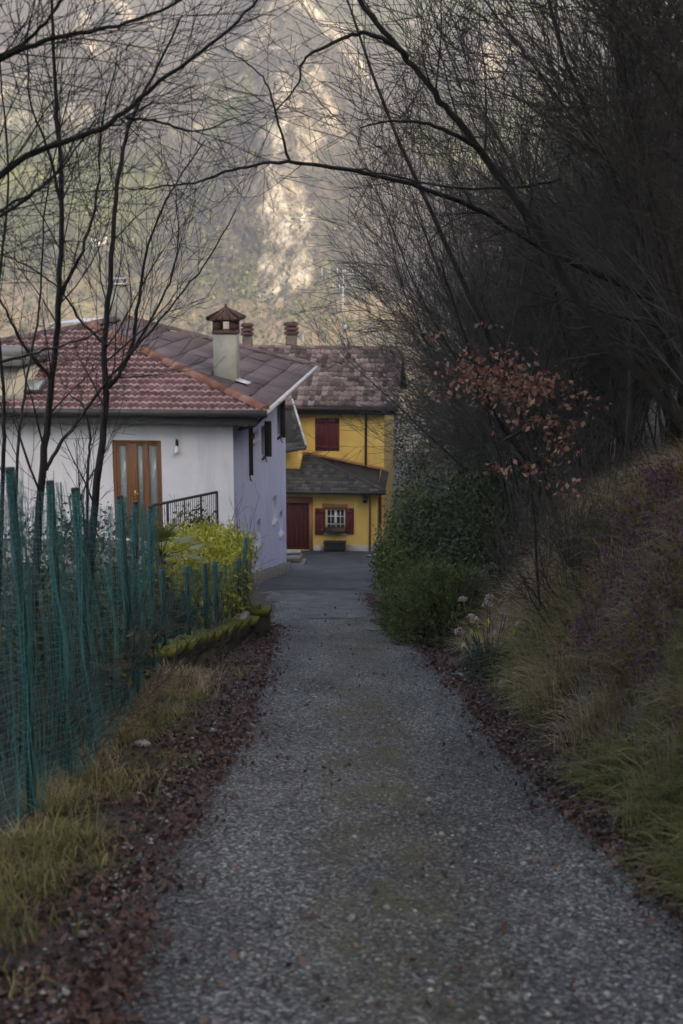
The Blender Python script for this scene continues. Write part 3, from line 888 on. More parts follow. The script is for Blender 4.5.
# eaves: boxed soffit and gutters
b = MB()
b.add([RF(-.0, 0, EZ - .02), RF(14, 0, EZ - .02), RF(14, 11.3, EZ - .02), RF(0, 11.3, EZ - .02)], q=[[0, 1, 2, 3]])
o_ = sub(white_house, b.build('soffit', M['dark_wood'], white_house))
b = MB(); b.box(RF(7, .16, EZ - .2), (13.6, .12, .24), AX_W)
sub(white_house, b.build('fascia', M['grey_soffit'], white_house))
b = MB(); b.tube([RF(-.05, -.07, EZ - .03), RF(14, -.07, EZ - .03)], .085, 8)
sub(white_house, b.build('gutter', M['gutter_dark'], white_house))
b = MB(); b.tube([RF(-.04, -.04, EZ - .0), RF(-.04, 11.35, EZ - .0)], .06, 8)
sub(white_house, b.build('gutter', M['gutter_pale'], white_house))
b = MB()
t_, z_ = wall_hit(237.5, 433)
b.tube([RF(.04, .1, EZ - .1), W(-.5, -.1, Z1 - .05), W(-.07, .5, Z1 - .22), W(-.06, 3.4, Z1 - .18)], .035, 6)
sub(white_house, b.build('downpipe', M['gutter_dark'], white_house))


def chimney(px, py_base, wpx, top_py, plane=None, Y=None):
    p = on_plane(px, py_base, *plane) if plane else at(px, py_base, Y)
    d = np.dot(p - CAM, Fv)
    w = wpx / F_PX * d
    zt_ = at(px, top_py, p[1])[2]
    return p, w, zt_


# big rendered chimney with a little tiled hat
p, w, zt_ = chimney(226, 380, 23, 308, RIGHT)
AXc = AX_W
b = MB()
zs_ = at(226, 334, p[1])[2]
b.box((p[0], p[1] + w / 2, (p[2] - .35 + zs_) / 2), (w, w, zs_ - p[2] + .35), AXc, bev=.015)
ch = sub(roof, b.build('chimney', M['chimney_render'], roof)); LOC[ch.name] = LOC[roof.name]
zc_ = at(226, 321, p[1])[2]
cb2 = MB()
wc = w * 1.06
cb2.box((p[0], p[1] + w / 2, zs_ + .04), (wc, wc, .09), AXc)
for sx in (-1, 1):
    for sy in (-1, 1):
        cb2.box(np.array([p[0], p[1] + w / 2, (zs_ + .085 + zc_) / 2]) + AXc[0] * sx * w * .36 + AXc[1] * sy * w * .36, (w * .3, w * .3, zc_ - zs_ - .085), AXc)
cb2.box((p[0], p[1] + w / 2, zc_ + .02), (wc * 1.05, wc * 1.05, .06), AXc)
cb2.build('brick_vent', M['brick_dark'], roof)
cb2 = MB()
ap = np.array([p[0], p[1] + w / 2, zt_])
hw = w * .72
cor = [ap + AXc[0] * sx * hw + AXc[1] * sy * hw - up3 * (zt_ - zc_ - .05) for sx, sy in ((-1, -1), (1, -1), (1, 1), (-1, 1))]
for i_ in range(4):
    slab(cb2, [cor[i_], cor[(i_ + 1) % 4], ap], .05)
    for k in range(5):
        f = k / 4
        e = cor[i_] * (1 - f) + cor[(i_ + 1) % 4] * f
        cb2.tube([e + up3 * .01, ap * .9 + e * .1 + up3 * .01], [.05, .02], 6)
cb2.tube([ap - up3 * .03, ap + up3 * .09], [.05, .03], 6)
cb2.build('chimney_cap', M['brick_dark'], roof)
cb2 = MB()
q0 = on_plane(238, 383, *RIGHT); 
slab(cb2, [q0 + n2 * .09 + d_ for d_ in (u2 * -.25 - v2 * .28, u2 * .25 - v2 * .28, u2 * .25 + v2 * .05, u2 * -.25 + v2 * .05)], .02)
cb2.build('chimney_flashing', M['metal_pale'], roof)
# plain chimney near the top
p = RF(4.95, 7.2, RZ - .2); d = np.dot(p - CAM, Fv); w = 15 / F_PX * d; zt_ = at(118, 285, p[1])[2]
b = MB(); b.box((p[0], p[1], (p[2] - .2 + zt_) / 2), (w, w, zt_ - p[2] + .2), AXc, bev=.015)
b.build('chimney', M['chimney_render'], roof)
b = MB(); b.box((p[0], p[1], zt_ + .03), (w * 1.2, w * 1.2, .05), AXc); b.box((p[0], p[1], zt_ + .17), (w * 1.15, w * 1.15, .05), AXc)
for sx in (-1, 1):
    for sy in (-1, 1):
        b.box(np.array([p[0], p[1], zt_ + .1]) + AXc[0] * sx * w * .4 + AXc[1] * sy * w * .4, (.07, .07, .09), AXc)
b.build('chimney_cap', M['gutter_pale'], roof)
# small dark vent chimney behind the ridge
def louver_chimney(px, y_top, y_mid, y_bot, wpx, Y, root, name='chimney'):
    p = at(px, y_bot, Y); d = np.dot(p - CAM, Fv); w = wpx / F_PX * d
    zm = at(px, y_mid, Y)[2]; zt_ = at(px, y_top, Y)[2]
    b = MB(); b.box((p[0], p[1], (p[2] - .6 + zm) / 2), (w * .8, w * .8, zm - p[2] + .6), AXc, bev=.01)
    b.build(name, M['brick_warm'], root)
    b = MB(); n_ = 3; hh = (zt_ - zm) / n_
    for k in range(n_):
        b.box((p[0], p[1], zm + (k + .5) * hh), (w, w, hh * .7), AXc, bev=.01)
        b.box((p[0], p[1], zm + (k + 1) * hh - hh * .15), (w * .7, w * .7, hh * .32), AXc)
    b.build('chimney_cap', M['brick_dark'], root)


louver_chimney(247.5, 323, 336, 346, 11.5, 42.3, roof)
# dormer on the left of the red slope
pd = on_plane(8, 402, *FRONT)
zd0 = pd[2]; zd1 = at(8, 366, pd[1])[2]
ad0 = np.dot(pd[:2] - FR[:2], lW); bd = np.dot(pd[:2] - FR[:2], sW)
e_l = on_plane(22, 402, *FRONT); a_e = np.dot(e_l[:2] - FR[:2], lW)
b = MB(); b.box(RF(a_e + .75, bd + .9, (zd0 - .3 + zd1) / 2), (1.5, 1.8, zd1 - zd0 + .3), AX_W)
dm = sub(roof, b.build('dormer', M['cream'], roof))
b = MB(); b.box(RF(a_e + .75, bd + .8, zd1 + .12), (1.75, 2.3, .2), AX_W, bev=.02); b.box(RF(a_e + .75, bd + .9, zd1 + .27), (1.3, 1.8, .12), AX_W, bev=.02)
b.build('dormer_roof', M['grey_soffit'], roof)
b = MB(); b.box(RF(a_e + .75, bd - .04, zd0 + .1), (1.6, .1, .12), AX_W); b.build('dormer_sill', M['chimney_render'], roof)
ps = on_plane(34, 392, *FRONT)
b = MB(); AXs = np.array([u, v, nrm])
b.box(ps + nrm * .14, (.5, .6, .08), AXs, bev=.01)
sk = b.build('skylight', M['gutter_dark'], roof)
b = MB(); b.box(ps + nrm * .186, (.4, .5, .012), AXs); b.build('skylight_glass', M['glass_pale'], roof)

# lamp on the white wall
pl = on_plane(177, 449, pF, -sW3)
lamp = thing('wall_lamp', pl, 'small white wall lamp hung on white house front right of the glazed door', 'lamp')
b = MB(); b.box(pl + np.array([0, -.02, .14]), (.06, .03, .16), AX_W, bev=.008); b.tube([pl + np.array([0, -.03, .2]), pl + np.array([0, -.1, .24]), pl + np.array([0, -.12, .1])], .012, 6)
b.build('bracket', M['metal_dark'], lamp)
b = MB(); zz = np.linspace(-.13, .09, 8); rr = [.01, .045, .062, .066, .06, .045, .03, .02]
b.tube([pl + np.array([0, -.12, z]) for z in zz], rr, 10); b.build('lamp_shade', M['white_paint'], lamp, smooth=True)

# railing of the terrace
rA, rB = at(150, 506, 29.0), at(217, 492, 30.6)
rl = thing('railing', (rB[0], rB[1], rB[2] - 1.0), 'dark iron railing of the terrace below the glazed door', 'railing')
b = MB(); b.tube([rA, rB], .03, 6); b.build('handrail', M['metal_dark'], rl)
b = MB(); b.tube([rA - up3 * .85, rB - up3 * .85], .02, 6); b.build('bottom_rail', M['metal_dark'], rl)
for k in range(5):
    p = rA + (rB - rA) * k / 4
    b = MB(); b.tube([p - up3 * 1.0, p], .03 if k == 4 else .02, 6); b.build('upright', M['metal_dark'], rl)
b = MB()
for k in range(1, 34):
    p = rA + (rB - rA) * k / 34
    b.tube([p - up3 * .85, p], .007, 4)
b.build('baluster_panel', M['metal_dark'], rl)

# ------------------------------------------------------------------ yellow house
YA = R(5)
Cy = np.array([1.33, 52.0]); sY = np.array([math.sin(YA), math.cos(YA)]); lY = np.array([-math.cos(YA), math.sin(YA)])
AX_Y = np.array([[lY[0], lY[1], 0], [sY[0], sY[1], 0], [0, 0, 1]]); lY3, sY3 = AX_Y[0], AX_Y[1]


def Yh(a, b, z):
    p = Cy + lY * a + sY * b
    return np.array([p[0], p[1], z])


YZ = float(zr(52)) + .05
yellow = thing('yellow_house', Yh(3, 5, YZ), 'yellow house with dark red shutters and mottled old tile roof at end of lane', 'house')


def yhit(px, py, b):
    p = on_plane(px, py, Yh(0, b, 0), sY3)
    return np.dot(p[:2] - Cy, lY), p[2]


def yrect(xl, xr_, yt, yb, b):
    a1, zt = yhit(xl, (yt + yb) / 2, b)[0], yhit((xl + xr_) / 2, yt, b)[1]
    a0, zb = yhit(xr_, (yt + yb) / 2, b)[0], yhit((xl + xr_) / 2, yb, b)[1]
    return a0, a1, zb, zt


def ybox(b, a0, a1, b0, b1, z0, z1, **k):
    b.box(Yh((a0 + a1) / 2, (b0 + b1) / 2, (z0 + z1) / 2), (a1 - a0, b1 - b0, z1 - z0), AX_Y, **k); return b


def yb(name, m, parent=yellow):
    return lambda b: sub(yellow, b.build(name, m, parent))


AZ = -7.2     # annex eave
MZ = -4.32    # main eave
dr_ = yrect(278, 309, 503, 561, 0); wn_ = yrect(326, 345, 509, 533, 0)
dr_ = (dr_[0], dr_[1], YZ, dr_[3])
b = MB(); wall_with_holes(b, None, 5.2, YZ - .6, AZ, [(dr_[0], dr_[1], dr_[2], dr_[3]), wn_], .18, lambda t, d, z: Yh(t, d, z))
b.add([Yh(0, 0, YZ - .6), Yh(0, 2.5, YZ - .6), Yh(0, 2.5, AZ + .6), Yh(0, 0, AZ)], q=[[0, 1, 2, 3]])
yb('annex_wall', M['yellow_wall'])(b)
up_r = yrect(315, 339.5, 418, 451, 2.5)
b = MB(); wall_with_holes(b, None, 6.6, YZ - .6, MZ, [(up_r[0] + .1, up_r[1] + .1, up_r[2], up_r[3])], .15, lambda t, d, z: Yh(t - .1, 2.5 + d, z))
yb('front_wall', M['yellow_wall'])(b)
b = MB()
b.add([Yh(-.1, 2.5, YZ - .6), Yh(-.1, 9.5, YZ - .6), Yh(-.1, 9.5, MZ), Yh(-.1, 6, MZ + 1.75), Yh(-.1, 2.5, MZ),
       Yh(6.5, 2.5, YZ - .6), Yh(6.5, 9.5, YZ - .6), Yh(6.5, 9.5, MZ), Yh(6.5, 6, MZ + 1.75), Yh(6.5, 2.5, MZ)],
      q=[[0, 1, 2, 4], [5, 6, 7, 9], [1, 6, 7, 2]], t=[[2, 3, 4], [7, 8, 9]])
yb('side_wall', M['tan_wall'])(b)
# annex plinth
b = MB(); ybox(b, -.03, wn_[0] - .0, -.035, -.002, YZ - .3, YZ + .24)
yb('plinth', M['pale_plinth'])(b)
b = MB(); ybox(b, wn_[1] + .1, dr_[0] - .2, -.035, -.002, YZ - .3, YZ + .2)
yb('plinth', M['pale_plinth'])(b)
b = MB()
b.box(Yh(-.025, 1.25, YZ), (.045, 2.4, .7), AX_Y)
yb('plinth', M['pale_plinth'])(b)
# door and surround
b = MB(); nbd = 7
for k in range(nbd):
    w_ = (dr_[1] - dr_[0]) / nbd
    ybox(b, dr_[0] + k * w_ + .004, dr_[0] + (k + 1) * w_ - .004, .09, .14, dr_[2] + .01, dr_[3] - .005, bev=.006)
dd = yb('door', M['red_door'])(b)
b = MB(); hz = dr_[2] + 1.55; b.tube([Yh(dr_[1] - .3, .085, hz), Yh(dr_[1] - .3, .03, hz), Yh(dr_[1] - .12, .03, hz + .02)], .013, 6); b.build('handle', M['metal_pale'], dd)
b = MB(); ybox(b, dr_[0] - .15, dr_[0] - .002, -.025, .05, dr_[2], dr_[3] + .002); ybox(b, dr_[0] - .15, dr_[1] + .1, -.03, .05, dr_[3] + .003, dr_[3] + .24)
yb('door_surround', M['ochre_trim'])(b)
# window with white glazing bars, shutters, lintel
b = MB(); a0, a1, z0, z1 = wn_; w_ = .05
for (c0, c1, d0, d1) in ((a0, a0 + w_, z0, z1), (a1 - w_, a1, z0, z1), (a0 + w_, a1 - w_, z1 - w_, z1), (a0 + w_, a1 - w_, z0, z0 + w_), ((a0 + a1) / 2 - .045, (a0 + a1) / 2 + .045, z0 + w_, z1 - w_)):
    ybox(b, c0, c1, .05, .11, d0, d1)
for s_ in (-1, 1):
    c = (a0 + a1) / 2 + s_ * ((a1 - a0) / 4)
    ybox(b, c - .014, c + .014, .06, .095, z0 + w_, z1 - w_)
    for f in (.36, .68):
        z_ = z0 + (z1 - z0) * f
        ca, cb3 = sorted([(a0 + a1) / 2 + s_ * .047, (a1 - w_ if s_ > 0 else a0 + w_)])
        ybox(b, ca + .001, c - .0155, .062, .093, z_ - .014, z_ + .014); ybox(b, c + .0155, cb3 - .001, .062, .093, z_ - .014, z_ + .014)
wy = yb('window', M['white_paint'])(b)
b = MB(); ybox(b, a0 + w_, a1 - w_, .1, .104, z0 + w_, z1 - w_); b.build('pane', M['glass_dark'], wy)
b = MB(); ybox(b, a0 - .06, a1 + .06, -.12, .04, z0 - .06, z0 - .003, bev=.01); b.build('sill', M['pale_plinth'], wy)
b = MB(); ybox(b, a0 - .1, a1 + .14, -.025, .03, z1 + .003, z1 + .2); b.build('lintel', M['ochre_trim'], wy)


def shutter(a0, a1, b0, z0, z1, boards=3):
    b = MB(); w_ = (a1 - a0) / boards
    for k in range(boards):
        ybox(b, a0 + k * w_ + .003, a0 + (k + 1) * w_ - .003, b0 - .04, b0, z0, z1, bev=.006)
    for f in (.15, .85):
        z_ = z0 + (z1 - z0) * f; ybox(b, a0 + .02, a1 - .02, b0 - .065, b0 - .041, z_ - .05, z_ + .05, bev=.005)
    return yb('shutter', M['red_paint'])(b)


s1 = yrect(315, 325.3, 508, 534.5, 0); s2 = yrect(345.3, 354, 508, 534, 0)
shutter(s1[0], s1[1], -.02, s1[2], s1[3]); shutter(s2[0], s2[1], -.02, s2[2], s2[3])
a0, a1, z0, z1 = up_r
b = MB()
for k in range(6):
    w_ = (a1 - a0) / 6
    ybox(b, a0 + k * w_ + .003, a0 + (k + 1) * w_ - .003, 2.49, 2.54, z0, z1, bev=.006)
for f in (.12, .88):
    for (c0, c1) in ((a0 + .03, (a0 + a1) / 2 - .02), ((a0 + a1) / 2 + .02, a1 - .03)):
        ybox(b, c0, c1, 2.462, 2.488, z0 + (z1 - z0) * f - .045, z0 + (z1 - z0) * f + .045)
yb('closed_shutter', M['red_paint'])(b)
# shuttered window on the annex side
b = MB()
for k in range(2):
    for j in range(3):
        b.box(Yh(-.04, .75 + k * .5 + j * .16, -8.2), (.05, .152, 1.25), AX_Y, bev=.006)
yb('closed_shutter', M['red_paint'])(b)
# roofs
b = MB()
e0, e1 = Yh(-.3, -.45, AZ - .02), Yh(5.4, -.45, AZ - .02)
HA = 2.9; t1_ = Yh(5.4, 2.5, AZ + .88)
rr_ = Yh(-.3, 2.5, AZ + .26)
u = unit(e1 - e0); nn = unit(np.cross(u, t1_ - e0)); nn = nn if nn[2] > 0 else -nn; v = np.cross(nn, u); v = v if v[2] > 0 else -v
Ha = np.dot(t1_ - e0, v)
slab(b, [e0, e1, t1_, Yh(HA, 2.5, AZ + .88)], .12); slab(b, [e0, Yh(HA, 2.5, AZ + .88), rr_], .1)
ar = yb('annex_roof', M['dark_wood'])(b)
b = MB(); tiles(b, e0, u, v, nn, Ha, lambda h: (HA + .3) * h / Ha, lambda h: 5.7, .2, .27, 0, .03, g, flat=True)
b.build('slate_courses', M['slate'], ar)
b = MB(); hipT = Yh(HA, 2.5, AZ + .88)
for k in range(9):
    barrel(b, e0 + (hipT - e0) * (k / 9) + up3 * .03, e0 + (hipT - e0) * ((k + 1.1) / 9) + up3 * .04, .09, g, tone=.3)
b.build('hip_tiles', M['slate'], ar)
b = MB(); b.prism([rr_ + up3 * .05 - sY3 * .12, hipT + up3 * .05 - sY3 * .12, hipT + up3 * .1 - sY3 * .01, rr_ + up3 * .1 - sY3 * .01], up3 * .03); b.prism([hipT + up3 * .04 - sY3 * .14, Yh(5.4, 2.36, AZ + 1.0), Yh(5.4, 2.49, AZ + 1.06), hipT + up3 * .1 - sY3 * .01], up3 * .03); b.build('flashing', M['ochre_trim'], ar)
b = MB(); b.tube([Yh(-.35, -.5, AZ - .05), Yh(5.4, -.5, AZ - .05)], .06, 8); yb('gutter', M['gutter_dark'])(b)
# upper slate lean-to at the left, above the door
b = MB()
q0, q1 = at(306, 446, 52.6), at(270, 452, 52.9); q2, q3 = at(292, 400, 54.6), at(262, 398, 54.9)
slab(b, [q0, q1, q3, q2], .12); lr = yb('side_roof', M['dark_wood'])(b)
u = unit(q1 - q0); nn = unit(np.cross(u, q2 - q0)); nn = nn if nn[2] > 0 else -nn; v = np.cross(nn, u); v = v if v[2] > 0 else -v
hh = np.dot(q2 - q0, v); sh = np.dot(q2 - q0, u)
b = MB(); tiles(b, q0, u, v, nn, hh, lambda h: sh * h / hh, lambda h: 1.4, .28, .3, 0, .02, g, flat=True); b.build('slate_courses', M['slate'], lr)
b = MB(); b.tube([q0 + nn * .04 + u * -.02, q2 + nn * .04 + u * -.02], .045, 6); b.build('verge', M['gutter_pale'], lr)
b = MB(); b.tube([q0 - up3 * .06 - sY3 * .05, q1 - up3 * .06 - sY3 * .05], .07, 8); b.build('gutter', M['gutter_dark'], lr)
b = MB(); ybox(b, 3.05, 5.2, 1.3, 2.49, AZ + .2, -5.95); yb('side_wall', M['yellow_wall'])(b)
# main roof
eM0, eM1 = Yh(-.65, 2.0, MZ - .05), Yh(7.2, 2.0, MZ - .05); rM0, rM1 = Yh(-.65, 6, MZ + 1.85), Yh(7.2, 6, MZ + 1.85)
u = unit(eM1 - eM0); nn = unit(np.cross(u, rM0 - eM0)); nn = nn if nn[2] > 0 else -nn; v = np.cross(nn, u); v = v if v[2] > 0 else -v
Hm = np.dot(rM0 - eM0, v)
b = MB(); slab(b, [eM0, eM1, rM1, rM0], .14); slab(b, [rM0, rM1, Yh(7.2, 10, MZ - .05), Yh(-.65, 10, MZ - .05)], .14)
mr_ = yb('roof', M['dark_wood'])(b)
b = MB(); tiles(b, eM0, u, v, nn, Hm, lambda h: 0, lambda h: 7.85, .23, .36, .055, .04, g); b.build('old_tiles', M['old_tile'], mr_)
b = MB()
for k in range(24):
    barrel(b, rM0 + (rM1 - rM0) * (k / 24) + up3 * .04, rM0 + (rM1 - rM0) * ((k + 1.08) / 24) + up3 * .05, .12, g)
b.build('ridge_tiles', M['old_tile'], mr_)
b = MB(); ybox(b, -.6, 7.2, 2.04, 2.1, MZ - .35, MZ - .12); b.tube([Yh(-.65, 1.93, MZ - .12), Yh(7.2, 1.93, MZ - .12)], .07, 8); yb('gutter', M['dark_wood'])(b)
louver_chimney(291.5, 322, 335, 352, 13, 58.6, mr_)
b = MB(); p = at(303, 352, 58.4); b.tube([p - up3 * .3, at(303, 333, 58.4)], .03, 6); b.box(p + np.array([.0, 0, .02]), (.5, .4, .16), AX_Y, bev=.02); b.build('vent_pipe', M['gutter_pale'], mr_)
b = MB(); pa, za = yhit(366, 408, 2.42); _, zb2 = yhit(366, 470, 2.42); b.tube([Yh(pa, 2.0, za + .1), Yh(pa, 2.42, za - .2), Yh(pa, 2.42, zb2)], .045, 8); yb('downpipe', M['gutter_dark'])(b)
b = MB(); pa, za = yhit(370, 493, -.06); _, zb2 = yhit(370, 556, -.06); b.tube([Yh(pa, -.4, za + .05), Yh(pa, -.06, za - .12), Yh(pa, -.06, zb2)], .04, 8); dp = yb('downpipe', M['ochre_trim'])(b)
b = MB(); pa, za = yhit(374, 545, -.08); b.tube([Yh(pa, -.08, YZ - .1), Yh(pa, -.08, za)], .075, 8); yb('drain_stub', M['pale_plinth'])(b)

# hanging lantern at the eave corner
pa, za = yhit(365, 496, -.3)
ln_ = thing('hanging_lantern', Yh(pa, -.3, za), 'small dark lantern hanging under annex eave of the yellow house', 'lantern')
b = MB(); b.tube([Yh(pa, -.3, AZ - .07), Yh(pa, -.3, za)], .008, 5); b.build('chain', M['metal_dark'], ln_)
b = MB(); b.tube([Yh(pa, -.3, za), Yh(pa, -.3, za - .03), Yh(pa, -.3, za - .05)], [.02, .12, .12], 6); b.tube([Yh(pa, -.3, za - .23), Yh(pa, -.3, za - .26)], [.1, .05], 6)
for k in range(6):
    an = k * math.pi / 3; o_ = np.array([math.cos(an) * .1, math.sin(an) * .1, 0]); b.tube([Yh(pa, -.3, za - .05) + o_, Yh(pa, -.3, za - .23) + o_ * .9], .01, 4)
b.build('lantern_frame', M['metal_dark'], ln_)
b = MB(); b.tube([Yh(pa, -.3, za - .05), Yh(pa, -.3, za - .23)], .08, 6); b.build('lantern_glass', M['glass_dark'], ln_)

# tv aerial on the roof ridge
p = at(343, 352, 57.8); pt = at(343, 270, 57.8)
an_ = thing('tv_aerial', p, 'thin pale television aerial standing on the roof of yellow house', 'aerial')
b = MB(); b.tube([p - up3 * .2, pt], .034, 6); b.build('mast', M['metal_pale'], an_)
for (yy_, x0, x1, n_, L_) in ((275, 322, 368, 7, .55), (289, 333, 352, 4, .35)):
    c0, c1 = at(x0, yy_, 57.7), at(x1, yy_ - 1, 57.9)
    b = MB(); b.tube([c0, c1], .022, 5); bo = sub(an_, b.build('boom', M['metal_pale'], an_))
    for k in range(n_):
        c = c0 + (c1 - c0) * k / (n_ - 1)
        b = MB(); b.tube([c - up3 * L_ * .5 * (1.2 - .08 * k), c + up3 * L_ * .5 * (1.2 - .08 * k)], .015, 4); b.build('element', M['metal_pale'], bo)
b = MB(); c = at(345, 327, 57.75); b.box(c, (.12, .1, .16), bev=.02); b.build('amplifier', M['white_paint'], an_)

# stone steps by the door
for k in range(1):
    c = at(294, 574, 46.5)
    zg = float(zr(46.5))
    st = thing('stone_steps', (c[0], c[1], zg), 'low grey stone steps at the far corner of the lavender wall', 'steps')
    for j, (w_, d_, z_, h_) in enumerate(((.75, 1.2, -.06, .2), (.6, .9, .14, .17))):
        b = MB(); b.box((c[0] - .05 * j, c[1] + .25 * j, zg + z_ + h_ / 2), (w_, d_, h_ - .003), AX_W, bev=.03); b.build('step', M['plinth_grey'], st)
    b = MB(); b.box((c[0] - .1, c[1] + .5, zg + .36), (.62, .4, .07), AX_W, bev=.015); b.build('top_slab', M['concrete'], st)
# trough under the window
a0, a1, z0, z1 = yrect(324, 345, 549, 561, -.4)
tr = thing('planter', Yh((a0 + a1) / 2, -.25, YZ), 'dark wooden planter on the ground under the small yellow house window', 'planter')
b = MB(); cx = Yh((a0 + a1) / 2, -.25, YZ + .22)
b.box(cx + np.array([0, 0, .0]), (a1 - a0, .3, .3), AX_Y, bev=.01); b.build('box', M['trough'], tr)
b = MB(); b.box(cx + np.array([0, 0, .175]), (a1 - a0 + .06, .36, .045), AX_Y, bev=.01); b.build('rim', M['trough'], tr)
for s_ in (-1, 1):
    b = MB(); b.box(cx + lY3 * s_ * ((a1 - a0) / 2 - .06) - up3 * .2, (.08, .28, .1), AX_Y); b.build('foot', M['trough'], tr)
# hose on the forecourt
b = MB()
pts = []
for k in range(24):
    f = k / 23; x_ = 368 + 19 * f; y_ = 563 - 2.5 * f - 3.5 * f ** 3
    p = at(x_, y_, 50.2 + .5 * f + 1.2 * f ** 2); pts.append((p[0], p[1], float(zr(p[1])) + .09))
b.tube(pts, .035, 6)
tag(b.build('garden_hose', M['hose'], smooth=True, loc=pts[0]), 'pale hose curving over the asphalt at yellow house corner', 'hose')

# far white farmhouse on the slope
fx, fy = -92.0, 520.0
d = ray(98, 246); tt = 300.
for k in range(4000):
    tt += .25; q = CAM + d * tt
    if q[1] > 400 and q[2] < mountain_z(q[0], q[1]): break
fp = q
fh = thing('farmhouse', fp, 'tiny pale farmhouse far off on the green mountainside', 'house')
b = MB(); b.box(fp + np.array([0, 3, .6]), (4.6, 6, 5), bev=.05); b.build('wall', M['white_wall'], fh)
b = MB(); e = fp + np.array([0, 3, 3.1])
slab(b, [e + np.array([-2.7, -3.5, 0]), e + np.array([2.7, -3.5, 0]), e + np.array([2.7, 0, 1.5]), e + np.array([-2.7, 0, 1.5])], .2)
slab(b, [e + np.array([-2.7, 3.5, 0]), e + np.array([2.7, 3.5, 0]), e + np.array([2.7, 0, 1.5]), e + np.array([-2.7, 0, 1.5])], .2)
b.build('roof', M['old_tile'], fh)
for dx in (-1.2, 1.1):
    b = MB(); b.box(fp + np.array([dx, -.02, 1.4]), (.7, .1, 1.0)); b.build('window', M['glass_dark'], fh)

# ------------------------------------------------------------------ light, sky, air
w = bpy.data.worlds.new('World'); scene.world = w; w.use_nodes = True
wn = w.node_tree; bg = wn.nodes['Background']
sky = wn.nodes.new('ShaderNodeTexSky'); sky.sky_type = 'NISHITA'; sky.sun_disc = False
S = np.array([.62, -.64, math.tan(R(25)) * .89]); S = S / np.linalg.norm(S)
sky.sun_elevation = math.asin(S[2]); sky.sun_rotation = math.atan2(S[0], S[1])
sky.air_density = 1.0; sky.dust_density = 3.0; sky.ozone_density = 1.0
wn.links.new(sky.outputs[0], bg.inputs[0]); bg.inputs[1].default_value = SKY_STRENGTH = .15
sd = bpy.data.lights.new('sun', 'SUN'); sd.energy = 2.5; sd.angle = R(.5); sd.color = (1, .9, .76)
so = bpy.data.objects.new('sun', sd); COL.objects.link(so)
so.rotation_euler = Vector(S).to_track_quat('Z', 'Y').to_euler()

vs = scene.view_settings
vs.view_transform = 'Standard'; vs.look = 'None'; vs.gamma = 1; vs.exposure = 1.88; vs.use_white_balance = True; vs.white_balance_temperature = 7250; vs.white_balance_tint = 12
scene.display_settings.display_device = 'sRGB'
cy = scene.cycles
cy.use_denoising = True
cy.max_bounces = 5; cy.diffuse_bounces = 3; cy.glossy_bounces = 2; cy.transmission_bounces = 3; cy.volume_bounces = 0; cy.transparent_max_bounces = 6
cy.use_adaptive_sampling = True; cy.adaptive_threshold = .02
cy.sample_clamp_indirect = 6

# ------------------------------------------------------------------ growing bare trees
def grow(out, g, p, d, L, r, lev, mx, sp, n=None):
    """one wandering branch and its children; out[lev] collects (points, radii)"""
    n = n or max(4, min(12, int(L / .28) + 2))
    pts = [np.array(p, float)]; d = unit(d); st = L / (n - 1)
    for i in range(n - 1):
        d = unit(d + g.normal(0, sp['wob'], 3) + np.array([sp.get('lean', 0), 0, sp['up']]) * .12)
        pts.append(pts[-1] + d * st)
    pts = np.array(pts)
    rad = np.maximum(r * (1 - np.linspace(0, 1, n) * .82), sp['rmin'])
    out[lev].append((pts, rad))
    if lev >= mx: return
    nb = max(1, int(round(sp['nb'][lev] * (L / sp['L'][lev]) * g.uniform(.8, 1.2))))
    t0 = sp['t0'][lev]
    for k in range(nb):
        t = t0 + (1 - t0) * (k + g.random()) / nb
        i = min(int(t * (n - 1)), n - 2); f = t * (n - 1) - i
        q = pts[i] * (1 - f) + pts[i + 1] * f
        dd = unit(pts[i + 1] - pts[i])
        a = g.normal(size=3); a = unit(a - dd * np.dot(a, dd))
        ang = g.uniform(*sp['ang'])
        nd = dd * math.cos(ang) + a * math.sin(ang)
        l2 = sp['L'][lev + 1] * g.uniform(.55, 1.25) * (1.15 - .65 * t)
        r2 = max(rad[i] * sp['rf'] * g.uniform(.7, 1), sp['rmin'])
        grow(out, g, q, nd, l2, r2, lev + 1, mx, sp)


def limbs_mesh(b, lst, sides):
    for pts, rad in lst:
        s = sides if rad[0] > .02 else (4 if rad[0] > .009 else 3)
        b.tube(pts, rad, s, cap=False)


SP_HAZEL = dict(wob=.07, up=.35, rmin=.0032, nb=[15, 9, 5], L=[5.5, 2.0, .95, .5], t0=[.22, .15, .15], ang=(.3, .85), rf=.5, lean=-.25)
SP_TREE = dict(wob=.06, up=.4, rmin=.0032, nb=[17, 8, 5], L=[7.5, 2.4, 1.1, .55], t0=[.25, .15, .15], ang=(.4, 1.0), rf=.45, lean=-.12)
SP_BUSH = dict(wob=.1, up=.3, rmin=.0028, nb=[7, 5, 4], L=[1.6, .8, .4, .2], t0=[.15, .15, .15], ang=(.3, .9), rf=.55, lean=0)


